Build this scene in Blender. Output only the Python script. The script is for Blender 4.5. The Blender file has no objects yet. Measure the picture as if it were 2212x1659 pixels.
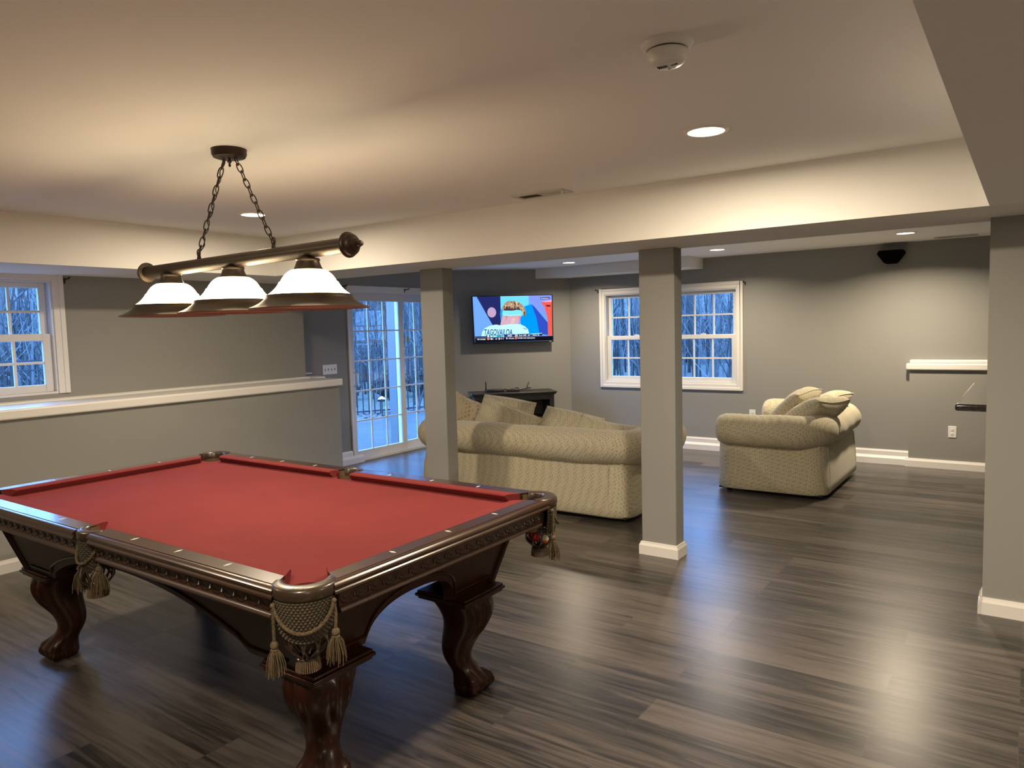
import bpy, bmesh, math, random
from mathutils import Vector, Matrix
random.seed(7)
PI = math.pi
SC = bpy.context.scene
COL = SC.collection

# ------------------------------------------------------------------ materials
def lin(c):
    def f(v):
        v = v / 255.0
        return v / 12.92 if v <= 0.04045 else ((v + 0.055) / 1.055) ** 2.4
    return tuple(f(v) for v in c)

def new_mat(name):
    m = bpy.data.materials.new(name)
    m.use_nodes = True
    nt = m.node_tree
    b = nt.nodes['Principled BSDF']
    return m, nt, b

def plain(name, col, rough=0.5, metal=0.0, coat=0.0, spec=0.5, bump=0.0, bscale=200.0, var=0.0, vscale=6.0):
    m, nt, b = new_mat(name)
    b.inputs['Base Color'].default_value = (*col, 1)
    b.inputs['Roughness'].default_value = rough
    b.inputs['Metallic'].default_value = metal
    b.inputs['Coat Weight'].default_value = coat
    b.inputs['Coat Roughness'].default_value = 0.12
    b.inputs['Specular IOR Level'].default_value = spec
    tc = nt.nodes.new('ShaderNodeTexCoord')
    if bump > 0:
        n = nt.nodes.new('ShaderNodeTexNoise'); n.inputs['Scale'].default_value = bscale
        n.inputs['Detail'].default_value = 3
        bp = nt.nodes.new('ShaderNodeBump'); bp.inputs['Strength'].default_value = bump
        bp.inputs['Distance'].default_value = 0.003
        nt.links.new(tc.outputs['Object'], n.inputs['Vector'])
        nt.links.new(n.outputs['Fac'], bp.inputs['Height'])
        nt.links.new(bp.outputs['Normal'], b.inputs['Normal'])
    if var > 0:
        n = nt.nodes.new('ShaderNodeTexNoise'); n.inputs['Scale'].default_value = vscale
        n.inputs['Detail'].default_value = 4
        r = nt.nodes.new('ShaderNodeValToRGB')
        r.color_ramp.elements[0].color = (*[c * (1 - var) for c in col], 1)
        r.color_ramp.elements[1].color = (*[min(1, c * (1 + var)) for c in col], 1)
        r.color_ramp.elements[0].position = 0.3; r.color_ramp.elements[1].position = 0.7
        nt.links.new(tc.outputs['Object'], n.inputs['Vector'])
        nt.links.new(n.outputs['Fac'], r.inputs['Fac'])
        nt.links.new(r.outputs['Color'], b.inputs['Base Color'])
    return m

def emit(name, col, strength):
    m, nt, b = new_mat(name)
    b.inputs['Base Color'].default_value = (0, 0, 0, 1)
    b.inputs['Specular IOR Level'].default_value = 0.0
    b.inputs['Emission Color'].default_value = (*col, 1)
    b.inputs['Emission Strength'].default_value = strength
    return m

def wood_mat(name, c0, c1, rough=0.25, coat=0.6, axis='X', scale=1.0, spec=0.5):
    m, nt, b = new_mat(name)
    tc = nt.nodes.new('ShaderNodeTexCoord'); mp = nt.nodes.new('ShaderNodeMapping')
    s = {'X': (2, 30, 30), 'Y': (30, 2, 30), 'Z': (30, 30, 2)}[axis]
    mp.inputs['Scale'].default_value = [v * scale for v in s]
    n = nt.nodes.new('ShaderNodeTexNoise'); n.inputs['Scale'].default_value = 1.5
    n.inputs['Detail'].default_value = 5; n.inputs['Distortion'].default_value = 0.6
    r = nt.nodes.new('ShaderNodeValToRGB')
    r.color_ramp.elements[0].color = (*c0, 1); r.color_ramp.elements[0].position = 0.3
    r.color_ramp.elements[1].color = (*c1, 1); r.color_ramp.elements[1].position = 0.75
    L = nt.links.new
    L(tc.outputs['Object'], mp.inputs['Vector']); L(mp.outputs['Vector'], n.inputs['Vector'])
    L(n.outputs['Fac'], r.inputs['Fac']); L(r.outputs['Color'], b.inputs['Base Color'])
    b.inputs['Roughness'].default_value = rough
    b.inputs['Coat Weight'].default_value = coat
    b.inputs['Coat Roughness'].default_value = 0.15
    b.inputs['Specular IOR Level'].default_value = spec
    return m

def floor_mat():
    m, nt, b = new_mat('plank_floor')
    L = nt.links.new
    tc = nt.nodes.new('ShaderNodeTexCoord')
    br = nt.nodes.new('ShaderNodeTexBrick')
    br.inputs['Scale'].default_value = 1.0
    br.inputs['Brick Width'].default_value = 1.22
    br.inputs['Row Height'].default_value = 0.18
    br.inputs['Mortar Size'].default_value = 0.0016
    br.inputs['Mortar Smooth'].default_value = 0.3
    br.inputs['Color1'].default_value = (0.0, 0.0, 0.0, 1)
    br.inputs['Color2'].default_value = (1, 1, 1, 1)
    br.inputs['Mortar'].default_value = (0.5, 0.5, 0.5, 1)
    br.offset = 0.37; br.offset_frequency = 3
    L(tc.outputs['Object'], br.inputs['Vector'])
    # per-plank shift of the grain
    sh = nt.nodes.new('ShaderNodeVectorMath'); sh.operation = 'MULTIPLY_ADD'
    L(br.outputs['Color'], sh.inputs[0]); sh.inputs[1].default_value = (7.3, 3.1, 5.7)
    L(tc.outputs['Object'], sh.inputs[2])
    mp = nt.nodes.new('ShaderNodeMapping'); mp.inputs['Scale'].default_value = (1.1, 17, 1)
    L(sh.outputs[0], mp.inputs['Vector'])
    n = nt.nodes.new('ShaderNodeTexNoise'); n.inputs['Scale'].default_value = 1.6
    n.inputs['Detail'].default_value = 7; n.inputs['Roughness'].default_value = 0.68
    n.inputs['Distortion'].default_value = 0.7
    L(mp.outputs['Vector'], n.inputs['Vector'])
    mix = nt.nodes.new('ShaderNodeMath'); mix.operation = 'MULTIPLY_ADD'
    sep = nt.nodes.new('ShaderNodeSeparateColor')
    L(br.outputs['Color'], sep.inputs[0])
    L(sep.outputs[0], mix.inputs[0]); mix.inputs[1].default_value = 0.24
    mm = nt.nodes.new('ShaderNodeMath'); mm.operation = 'SUBTRACT'
    L(n.outputs['Fac'], mm.inputs[0]); mm.inputs[1].default_value = 0.10
    L(mm.outputs[0], mix.inputs[2])
    r = nt.nodes.new('ShaderNodeValToRGB')
    r.color_ramp.elements[0].position = 0.39; r.color_ramp.elements[0].color = (0.020, 0.018, 0.016, 1)
    r.color_ramp.elements[1].position = 0.68; r.color_ramp.elements[1].color = (0.110, 0.091, 0.079, 1)
    L(mix.outputs[0], r.inputs['Fac'])
    dk = nt.nodes.new('ShaderNodeMixRGB'); dk.blend_type = 'MIX'
    L(br.outputs['Fac'], dk.inputs['Fac']); L(r.outputs['Color'], dk.inputs['Color1'])
    dk.inputs['Color2'].default_value = (0.055, 0.046, 0.04, 1)
    L(dk.outputs['Color'], b.inputs['Base Color'])
    rr = nt.nodes.new('ShaderNodeMapRange'); rr.inputs['To Min'].default_value = 0.25; rr.inputs['To Max'].default_value = 0.38
    L(n.outputs['Fac'], rr.inputs['Value']); L(rr.outputs[0], b.inputs['Roughness'])
    bp = nt.nodes.new('ShaderNodeBump'); bp.inputs['Strength'].default_value = 0.035; bp.inputs['Distance'].default_value = 0.003
    L(n.outputs['Fac'], bp.inputs['Height']); L(bp.outputs['Normal'], b.inputs['Normal'])
    b.inputs['Specular IOR Level'].default_value = 0.8
    return m

def fabric_mat(name, base, dot, scale=30.0):
    m, nt, b = new_mat(name)
    L = nt.links.new
    tc = nt.nodes.new('ShaderNodeTexCoord')
    v = nt.nodes.new('ShaderNodeTexVoronoi'); v.inputs['Scale'].default_value = scale
    v.inputs['Randomness'].default_value = 0.12
    mp = nt.nodes.new('ShaderNodeMapping'); mp.inputs['Scale'].default_value = (1, 1, 0.75)
    mp.inputs['Rotation'].default_value = (0.35, 0.6, 0.3)
    L(tc.outputs['Object'], mp.inputs['Vector']); L(mp.outputs['Vector'], v.inputs['Vector'])
    r = nt.nodes.new('ShaderNodeValToRGB')
    r.color_ramp.elements[0].position = 0.24; r.color_ramp.elements[0].color = (*dot, 1)
    r.color_ramp.elements[1].position = 0.42; r.color_ramp.elements[1].color = (*base, 1)
    L(v.outputs['Distance'], r.inputs['Fac'])
    n = nt.nodes.new('ShaderNodeTexNoise'); n.inputs['Scale'].default_value = 160; n.inputs['Detail'].default_value = 2
    L(tc.outputs['Object'], n.inputs['Vector'])
    mx = nt.nodes.new('ShaderNodeMixRGB'); mx.blend_type = 'MULTIPLY'; mx.inputs['Fac'].default_value = 0.55
    r2 = nt.nodes.new('ShaderNodeValToRGB')
    r2.color_ramp.elements[0].position = 0.35; r2.color_ramp.elements[0].color = (0.55, 0.55, 0.55, 1)
    r2.color_ramp.elements[1].position = 0.65; r2.color_ramp.elements[1].color = (1.0, 1.0, 1.0, 1)
    L(n.outputs['Fac'], r2.inputs['Fac'])
    L(r.outputs['Color'], mx.inputs['Color1']); L(r2.outputs['Color'], mx.inputs['Color2'])
    L(mx.outputs['Color'], b.inputs['Base Color'])
    b.inputs['Roughness'].default_value = 0.95
    b.inputs['Specular IOR Level'].default_value = 0.15
    b.inputs['Sheen Weight'].default_value = 0.15
    bp = nt.nodes.new('ShaderNodeBump'); bp.inputs['Strength'].default_value = 0.25; bp.inputs['Distance'].default_value = 0.004
    L(n.outputs['Fac'], bp.inputs['Height']); L(bp.outputs['Normal'], b.inputs['Normal'])
    return m

def glass_mat():
    m = bpy.data.materials.new('window_glass'); m.use_nodes = True
    nt = m.node_tree; nt.nodes.clear(); L = nt.links.new
    o = nt.nodes.new('ShaderNodeOutputMaterial')
    t = nt.nodes.new('ShaderNodeBsdfTransparent'); t.inputs['Color'].default_value = (0.95, 0.97, 0.98, 1)
    g = nt.nodes.new('ShaderNodeBsdfGlossy'); g.inputs['Roughness'].default_value = 0.02
    fr = nt.nodes.new('ShaderNodeFresnel'); fr.inputs['IOR'].default_value = 1.25
    mx = nt.nodes.new('ShaderNodeMixShader')
    L(fr.outputs[0], mx.inputs['Fac']); L(t.outputs[0], mx.inputs[1]); L(g.outputs[0], mx.inputs[2])
    L(mx.outputs[0], o.inputs['Surface'])
    return m

def shade_mat():
    # alabaster glass: lit from within by the bulb, slightly see-through
    m, nt, b = new_mat('alabaster_glass')
    b.inputs['Base Color'].default_value = (0.85, 0.80, 0.70, 1)
    b.inputs['Roughness'].default_value = 0.3
    b.inputs['Emission Color'].default_value = (1.0, 0.84, 0.58, 1)
    b.inputs['Emission Strength'].default_value = SHADE_E
    t = nt.nodes.new('ShaderNodeBsdfTransparent'); t.inputs['Color'].default_value = (1, .95, .85, 1)
    mx = nt.nodes.new('ShaderNodeMixShader'); mx.inputs['Fac'].default_value = .75
    o = nt.nodes['Material Output']
    nt.links.new(b.outputs[0], mx.inputs[1]); nt.links.new(t.outputs[0], mx.inputs[2]); nt.links.new(mx.outputs[0], o.inputs['Surface'])
    return m

def paver_mat():
    m, nt, b = new_mat('patio_pavers')
    L = nt.links.new
    tc = nt.nodes.new('ShaderNodeTexCoord')
    br = nt.nodes.new('ShaderNodeTexBrick'); br.inputs['Scale'].default_value = 1
    br.inputs['Brick Width'].default_value = 0.32; br.inputs['Row Height'].default_value = 0.16
    br.inputs['Mortar Size'].default_value = 0.006
    br.inputs['Color1'].default_value = (0.033, 0.033, 0.033, 1); br.inputs['Color2'].default_value = (0.052, 0.051, 0.049, 1)
    br.inputs['Mortar'].default_value = (0.024, 0.024, 0.023, 1)
    L(tc.outputs['Object'], br.inputs['Vector']); L(br.outputs['Color'], b.inputs['Base Color'])
    b.inputs['Roughness'].default_value = 0.7
    return m

SHADE_E = 14.0
M = {}
M['ceil'] = plain('ceiling_paint', (0.87, 0.86, 0.845), 0.9, spec=0.1, bump=0.05, bscale=300)
M['wall'] = plain('grey_wall_paint', (0.29, 0.288, 0.268), 0.75, spec=0.25, bump=0.06, bscale=260)
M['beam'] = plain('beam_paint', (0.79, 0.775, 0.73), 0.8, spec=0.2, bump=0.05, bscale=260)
M['trim'] = plain('white_trim', (0.80, 0.78, 0.74), 0.35, spec=0.4)
M['vinyl'] = plain('white_vinyl', (0.72, 0.72, 0.71), 0.4, spec=0.4)
M['floor'] = floor_mat()
M['glass'] = glass_mat()
M['black'] = plain('black_plastic', (0.012, 0.012, 0.013), 0.4)
M['cabinet'] = plain('black_stained_wood', (0.018, 0.016, 0.015), 0.4, var=0.3, vscale=20)
M['bronze'] = plain('brushed_bronze', (0.072, 0.055, 0.041), 0.40, metal=0.85, bump=0.02)
M['dkbronze'] = plain('dark_bronze', (0.06, 0.042, 0.032), 0.42, metal=0.7)
M['copper'] = plain('brim_underside', (0.20, 0.09, 0.06), 0.45, metal=0.4)
M['shade'] = shade_mat()
M['led'] = emit('downlight_lens', (1.0, 0.88, 0.68), 6.0)
M['bulb'] = emit('bulb', (1.0, 0.78, 0.45), 20.0)
M['cloth'] = plain('red_felt', (0.168, 0.026, 0.026), 0.95, spec=0.15, bump=0.15, bscale=900, var=0.07, vscale=3)
M['woodX'] = wood_mat('mahogany_rail', (0.028, 0.011, 0.005), (0.068, 0.029, 0.014), 0.24, 0.6, 'X')
M['woodY'] = wood_mat('mahogany_rail_end', (0.028, 0.011, 0.005), (0.068, 0.029, 0.014), 0.24, 0.6, 'Y')
M['wood'] = wood_mat('dark_mahogany', (0.014, 0.004, 0.002), (0.036, 0.009, 0.004), 0.34, 0.10, 'Z', spec=.25)
M['frieze'] = wood_mat('carved_mahogany', (0.026, 0.011, 0.005), (0.058, 0.025, 0.012), 0.42, 0.2, 'X')
M['leather'] = plain('brown_leather', (0.04, 0.024, 0.014), 0.3, coat=0.3, spec=0.5, bump=0.1, bscale=500)
M['leatherin'] = plain('pocket_lining', (0.11, 0.065, 0.03), 0.5, bump=0.1, bscale=200)
M['net'] = plain('woven_shield', (0.048, 0.034, 0.018), 0.7, var=0.5, vscale=220)
M['rope'] = plain('gold_brown_rope', (0.105, 0.073, 0.037), 0.8, var=0.35, vscale=120)
M['pearl'] = plain('pearl_sight', (0.8, 0.78, 0.72), 0.2)
M['fabric'] = fabric_mat('dotted_beige_fabric', (0.58, 0.53, 0.385), (0.42, 0.36, 0.235), 54.0)
M['fabric2'] = fabric_mat('pale_patterned_fabric', (0.52, 0.44, 0.31), (0.37, 0.29, 0.19), 30)
M['dark'] = plain('dark_underside', (0.01, 0.01, 0.01), 0.8)
M['speaker'] = plain('speaker_cloth', (0.004, 0.004, 0.004), 0.9, spec=0.05)
M['granite'] = plain('dark_granite', (0.03, 0.027, 0.025), 0.08, coat=0.5, var=0.6, vscale=90)
M['plate'] = plain('white_plate', (0.8, 0.79, 0.76), 0.35)
M['slot'] = plain('slot_black', (0.01, 0.01, 0.01), 0.6)
M['vent'] = plain('vent_metal', (0.62, 0.58, 0.52), 0.5)
M['detector'] = plain('detector_plastic', (0.78, 0.76, 0.72), 0.35)
M['fence'] = plain('black_iron', (0.012, 0.013, 0.016), 0.5)
M['bark'] = plain('grey_bark', (0.032, 0.031, 0.030), 0.9, var=0.4, vscale=8)
M['bark2'] = plain('pale_bark', (0.10, 0.098, 0.095), 0.9, var=0.3, vscale=6)
M['grass'] = plain('winter_lawn', (0.075, 0.08, 0.06), 0.95, var=0.3, vscale=5)
def thicket_mat():
    m, nt, b = new_mat('wooded_slope')
    tc = nt.nodes.new('ShaderNodeTexCoord'); mp = nt.nodes.new('ShaderNodeMapping'); mp.inputs['Scale'].default_value = (2.0, 2.0, .6)
    n = nt.nodes.new('ShaderNodeTexNoise'); n.inputs['Scale'].default_value = 1.0; n.inputs['Detail'].default_value = 6; n.inputs['Roughness'].default_value = .7; n.inputs['Distortion'].default_value = .5
    r = nt.nodes.new('ShaderNodeValToRGB')
    r.color_ramp.elements[0].position = .36; r.color_ramp.elements[0].color = (.022, .022, .021, 1)
    r.color_ramp.elements[1].position = .66; r.color_ramp.elements[1].color = (.075, .073, .07, 1)
    L = nt.links.new
    L(tc.outputs['Object'], mp.inputs['Vector']); L(mp.outputs['Vector'], n.inputs['Vector']); L(n.outputs['Fac'], r.inputs['Fac']); L(r.outputs['Color'], b.inputs['Base Color'])
    b.inputs['Roughness'].default_value = .95
    return m
M['hill'] = thicket_mat()
M['paver'] = paver_mat()
M['gravel'] = plain('pale_stone', (0.09, 0.088, 0.086), 0.8)
M['gravelbed'] = plain('gravel_bed', (0.065, 0.064, 0.062), 0.9, bump=1.0, bscale=40, var=0.5, vscale=30)
M['shrub'] = plain('dry_shrub', (0.05, 0.04, 0.034), 0.9, var=0.4, vscale=12)
M['post'] = plain('white_post', (0.13, 0.13, 0.13), 0.5)
M['siding'] = plain('siding', (0.2, 0.2, 0.19), 0.7)
M['sticker'] = plain('tan_sticker', (0.45, 0.40, 0.16), 0.6)

# ------------------------------------------------------------------ mesh builder
class G:
    def __init__(s):
        s.v = []; s.f = []; s.mi = []; s.cur = 0
    def add(s, vs, fs):
        o = len(s.v); s.v += [tuple(p) for p in vs]
        for f in fs:
            s.f.append([o + i for i in f]); s.mi.append(s.cur)
    def box(s, x0, x1, y0, y1, z0, z1):
        vs = [(x, y, z) for z in (z0, z1) for y in (y0, y1) for x in (x0, x1)]
        s.add(vs, [(0, 2, 3, 1), (4, 5, 7, 6), (0, 1, 5, 4), (2, 6, 7, 3), (0, 4, 6, 2), (1, 3, 7, 5)])
        return s
    def prism(s, poly, z0, z1):     # poly: counter-clockwise list of (x,y)
        n = len(poly)
        vs = [(x, y, z0) for x, y in poly] + [(x, y, z1) for x, y in poly]
        fs = [tuple(range(n - 1, -1, -1)), tuple(range(n, 2 * n))]
        fs += [(i, (i + 1) % n, n + (i + 1) % n, n + i) for i in range(n)]
        s.add(vs, fs); return s
    def extrude(s, prof, a, b, fn, close=True, caps=True):
        """prof: 2d closed profile; fn(p, t) -> 3d for t in (a,b)"""
        n = len(prof)
        vs = [fn(p, a) for p in prof] + [fn(p, b) for p in prof]
        fs = [(i, (i + 1) % n, n + (i + 1) % n, n + i) for i in range(n if close else n - 1)]
        if caps: fs += [tuple(range(n - 1, -1, -1)), tuple(range(n, 2 * n))]
        s.add(vs, fs); return s
    def grid(s, fn, nu, nv, cu=False, cv=False):
        vs = [fn(i / (nu if cu else nu - 1), j / (nv if cv else nv - 1)) for j in range(nv) for i in range(nu)]
        fs = []
        for j in range(nv if cv else nv - 1):
            for i in range(nu if cu else nu - 1):
                i2 = (i + 1) % nu; j2 = (j + 1) % nv
                fs.append((j * nu + i, j * nu + i2, j2 * nu + i2, j2 * nu + i))
        s.add(vs, fs); return s
    def tube(s, pts, r, n=8, closed=False, caps=True):
        pts = [Vector(p) for p in pts]; m = len(pts)
        rs = r if isinstance(r, (list, tuple)) else [r] * m
        up = None; rings = []
        for i, p in enumerate(pts):
            if closed: t = (pts[(i + 1) % m] - pts[i - 1])
            else: t = pts[min(i + 1, m - 1)] - pts[max(i - 1, 0)]
            if t.length < 1e-9: t = Vector((0, 0, 1))
            t.normalize()
            if up is None:
                up = Vector((0, 0, 1)) if abs(t.z) < 0.9 else Vector((1, 0, 0))
            a = up - t * up.dot(t)
            if a.length < 1e-6: a = t.orthogonal()
            a.normalize(); b = t.cross(a); up = a
            rings.append([p + (a * math.cos(2 * PI * k / n) + b * math.sin(2 * PI * k / n)) * rs[i] for k in range(n)])
        vs = [q for ring in rings for q in ring]; fs = []
        for i in range(m if closed else m - 1):
            j = (i + 1) % m
            for k in range(n):
                k2 = (k + 1) % n
                fs.append((i * n + k, i * n + k2, j * n + k2, j * n + k))
        if caps and not closed:
            fs.append(tuple(range(n - 1, -1, -1))); fs.append(tuple((m - 1) * n + k for k in range(n)))
        s.add(vs, fs); return s
    def lathe(s, prof, n=32, at=(0, 0, 0), axis='Z', a0=0, a1=2 * PI, close_caps=True):
        full = abs(a1 - a0 - 2 * PI) < 1e-6
        m = len(prof); vs = []; cnt = n if full else n + 1
        for k in range(cnt):
            a = a0 + (a1 - a0) * k / n
            for r, z in prof:
                x, y = r * math.cos(a), r * math.sin(a)
                p = (x, y, z) if axis == 'Z' else ((z, x, y) if axis == 'X' else (x, z, y))
                vs.append((p[0] + at[0], p[1] + at[1], p[2] + at[2]))
        fs = []
        for k in range(n):
            k2 = (k + 1) % cnt
            for i in range(m - 1):
                fs.append((k * m + i, k2 * m + i, k2 * m + i + 1, k * m + i + 1))
        s.add(vs, fs); return s
    def ball(s, c, r, nu=20, nv=12):
        rx, ry, rz = r if isinstance(r, (tuple, list)) else (r, r, r)
        s.grid(lambda u, v: (c[0] + rx * math.sin(PI * v) * math.cos(2 * PI * u), c[1] + ry * math.sin(PI * v) * math.sin(2 * PI * u), c[2] - rz * math.cos(PI * v)), nu, nv, cu=True)
        return s
    def build(s, name, mat, parent=None, smooth=False, bevel=0.0, seg=2, sub=0, ang=35):
        me = bpy.data.meshes.new(name)
        me.from_pydata(s.v, [], s.f)
        mats = mat if isinstance(mat, (list, tuple)) else [mat]
        for m in mats: me.materials.append(M[m] if isinstance(m, str) else m)
        if len(mats) > 1: me.polygons.foreach_set('material_index', s.mi)
        bm = bmesh.new(); bm.from_mesh(me)
        bmesh.ops.remove_doubles(bm, verts=bm.verts, dist=1e-6)
        bmesh.ops.recalc_face_normals(bm, faces=bm.faces)
        bm.to_mesh(me); bm.free()
        if smooth:
            me.polygons.foreach_set('use_smooth', [True] * len(me.polygons))
            me.set_sharp_from_angle(angle=math.radians(ang))
        me.update()
        o = bpy.data.objects.new(name, me); COL.objects.link(o)
        if parent: o.parent = parent
        if bevel > 0:
            b = o.modifiers.new('bevel', 'BEVEL'); b.width = bevel; b.segments = seg; b.limit_method = 'ANGLE'
            b.angle_limit = math.radians(40)
            me.polygons.foreach_set('use_smooth', [True] * len(me.polygons))
            me.set_sharp_from_angle(angle=math.radians(40))
            b.harden_normals = False
        if sub:
            u = o.modifiers.new('subdivision', 'SUBSURF'); u.levels = sub; u.render_levels = sub
        return o

def tag(o, label, cat, group=None, kind=None):
    o['label'] = label; o['category'] = cat
    if group: o['group'] = group
    if kind: o['kind'] = kind
    return o
def thing(name, label, cat, loc=(0, 0, 0), rot=(0, 0, 0), group=None, kind=None):
    o = bpy.data.objects.new(name, None); COL.objects.link(o)
    o.location = loc; o.rotation_euler = rot; o.empty_display_size = 0.1
    return tag(o, label, cat, group, kind)
def struct(o):
    o['kind'] = 'structure'; return o
def copy_tree(o, parent=None):
    c = o.copy(); COL.objects.link(c)
    if parent: c.parent = parent
    for ch in list(o.children): copy_tree(ch, c)
    return c

# ------------------------------------------------------------------ measured places (metres)
H = 1.53405
ZC, ZS, ZF = 2.327, 2.017, 2.302
XL, YB, YBB, XR = -5.146, 3.921, 4.561, -0.158
XH, XU, XS = -5.526, -5.951, -6.465
YHE, YUE, YW = 4.891, 4.833, 8.541
ZL, ZL2 = 1.012, 1.084
XE, YE = 3.0, -3.0          # walls behind and to the right of the camera

# ------------------------------------------------------------------ camera
cam = bpy.data.cameras.new('camera'); co = bpy.data.objects.new('camera', cam); COL.objects.link(co)
cam.sensor_width = 36.0; cam.lens = 1585.7 / 2212 * 36.0; cam.clip_start = 0.05; cam.clip_end = 300
yaw, pitch, roll = 0.614906, -0.0761857, -0.0265421
fw = Vector((-math.sin(yaw) * math.cos(pitch), math.cos(yaw) * math.cos(pitch), math.sin(pitch)))
rt = Vector((math.cos(yaw), math.sin(yaw), 0)); up = rt.cross(fw)
r_ = rt * math.cos(roll) + up * math.sin(roll); u_ = -rt * math.sin(roll) + up * math.cos(roll)
mw = Matrix.Identity(4)
for i in range(3):
    mw[i][0] = r_[i]; mw[i][1] = u_[i]; mw[i][2] = -fw[i]
mw[2][3] = H
co.matrix_world = mw
SC.camera = co
SC.view_settings.view_transform = 'Standard'
SC.view_settings.look = 'None'
SC.view_settings.gamma = 1.0
SC.view_settings.exposure = 0.22
try: SC.view_settings.use_curve_mapping = False
except Exception: pass

# ------------------------------------------------------------------ room shell
struct(G().box(-6.6, XE, YE, 8.8, -0.12, 0).build('floor', 'floor'))
struct(G().box(-6.2, XE, YE, YB + .05, ZC, ZC + .1).build('ceiling', 'ceil'))
struct(G().box(-6.6, XE, YB + .05, 8.8, ZF, ZC + .1).build('ceiling', 'ceil'))
struct(G().box(-6.2, XL, YE, YB, ZS, ZC).build('soffit_left', 'beam'))
struct(G().box(-6.6, XE, YB, YBB, ZS, ZC).build('ceiling_beam', 'beam'))
struct(G().box(XR, XE, YE, YB, ZS, ZC).build('soffit_right', 'ceil'))
# left side: foundation half wall, wall above, window wall further out
struct(G().box(-6.12, XH, YE, YHE, 0, ZL).box(-6.6, -6.12, 4.7, YHE, 0, ZL).build('wall_left', 'wall'))
def wall_with_hole(g, axis, a0, a1, z0, z1, h0, h1, hz0, hz1, t0, t1):
    def bx(p0, p1, q0, q1):
        if p1 - p0 < 1e-4 or q1 - q0 < 1e-4: return
        if axis == 'Y': g.box(t0, t1, p0, p1, q0, q1)
        else: g.box(p0, p1, t0, t1, q0, q1)
    bx(a0, h0, z0, z1); bx(h1, a1, z0, z1); bx(h0, h1, z0, hz0); bx(h0, h1, hz1, z1)
    return g
LW = (1.62, 2.528, 1.135, 1.975)       # left window opening y0,y1,z0,z1
g = wall_with_hole(G(), 'Y', YE, YUE, ZL2 - .02, ZS + .03, *LW, -6.12, XU)
g.box(-6.6, -6.12, 4.70, YUE, ZL2 - .02, ZF)
g.box(-6.12, XU, YE, YUE, ZL2 - .07, ZL2 - .02)
struct(g.build('wall_left', 'wall'))
DW = (5.915, 7.70, 0.0, 2.03)
g = wall_with_hole(G(), 'Y', YUE - .1, 9.0, 0, ZF, *DW, -6.6, XS)
struct(g.build('wall_far_left', 'wall'))
struct(G().prism([(-6.46, YHE - .02), (-6.0, YHE - .02), (-6.0, 5.07), (-6.46, 5.07)], 0, ZL).build('wall_far_left', 'wall'))
# corner wall carrying the television, its short return beside the sliding door
DX, DY = -5.053, YW
struct(G().prism([(DX, DY), (-6.20, 7.394), (-6.465, 7.80), (-6.6, 8.0), (-6.6, 8.8), (DX, 8.8)][::-1], 0, ZF).build('wall_corner', 'wall'))
BW = (-4.522, -2.798, 0.805, 1.93)
g = wall_with_hole(G(), 'X', -5.2, XE, 0, ZF, *BW, YW, YW + .15)
struct(g.build('wall_back', 'wall'))
struct(G().box(-1.0, XE, 8.485, YW, 0, .997).build('wall_back', 'wall'))
struct(G().box(-0.171, XE, 4.397, 4.545, 0, ZS).build('wall_right', 'wall'))
struct(G().box(XE, XE + .1, YE - .1, 8.8, 0, ZC + .1).build('wall_right', 'wall'))
struct(G().box(-6.2, XE, YE - .1, YE, 0, ZC + .1).build('wall_front', 'wall'))
# small soffit over the back window
struct(G().prism([(-5.375, 8.215), (-3.2, 8.10), (-3.2, YW), (-5.055, YW)], 2.175, ZF).build('soffit_back', 'beam'))
# columns under the beam
def column(x1, w, label):
    g = G().box(x1 - w, x1, 4.437, YBB, 0.0, ZS)
    o = struct(g.build('support_column', 'wall', bevel=.004))
    b = 0.016
    def base_ring(off, z0, z1):
        return G().box(x1 - w - off, x1 + off, 4.437 - off, YBB + off, z0, z1)
    gb = G()
    prof = [(b, 0), (b, .062), (b * .55, .078), (b * .45, .086), (0, .088)]
    rings = [[(x1 - w - o_, 4.437 - o_, z), (x1 + o_, 4.437 - o_, z), (x1 + o_, YBB + o_, z), (x1 - w - o_, YBB + o_, z)] for o_, z in prof]
    vs = [p for r in rings for p in r]; fs = []
    for i in range(len(prof) - 1):
        for k in range(4):
            fs.append((i * 4 + k, i * 4 + (k + 1) % 4, i * 4 + 4 + (k + 1) % 4, i * 4 + 4 + k))
    gb.add(vs, fs)
    gb.build('baseboard', 'trim', o)
    return o
c1 = column(-1.854, .244, '')
c2 = column(-3.776, .234, '')

# trim: ledge caps and baseboards
def base_profile(h, t):
    return [(0, 0), (t, 0), (t, h * .72), (t * .6, h * .9), (t * .45, h), (0, h)]
def baseboard(name, p0, p1, nrm, h=.088, t=.016, z=0.0, parent=None):
    p0 = Vector((*p0, 0)); p1 = Vector((*p1, 0)); n = Vector((*nrm, 0))
    g = G().extrude(base_profile(h, t), 0, 1, lambda p, k: tuple(p0.lerp(p1, k) + n * p[0] + Vector((0, 0, z + p[1]))))
    return struct(g.build(name, 'trim'))
baseboard('baseboard_left', (XH, YE), (XH, YHE + .0), (1, 0))
baseboard('baseboard_front', (-5.5, YE), (XE, YE), (0, 1))
baseboard('baseboard_right', (-0.187, 4.397), (XE, 4.397), (0, -1), t=.018)
baseboard('baseboard_right', (-0.171, 4.379), (-0.171, 4.56), (-1, 0), t=.018)
baseboard('baseboard_back', (-1.03, 8.485), (XE, 8.485), (0, -1), t=.02)
for z, h, t in ((0, .088, .042), (.088, .062, .016)):
    baseboard('baseboard_back', (-5.05, YW), (-1.0, YW), (0, -1), h=h, t=t, z=z)
    baseboard('baseboard_corner', (-6.10, 7.494), (DX, DY), (2 ** -.5, -2 ** -.5), h=h, t=t * .6, z=z)
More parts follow.
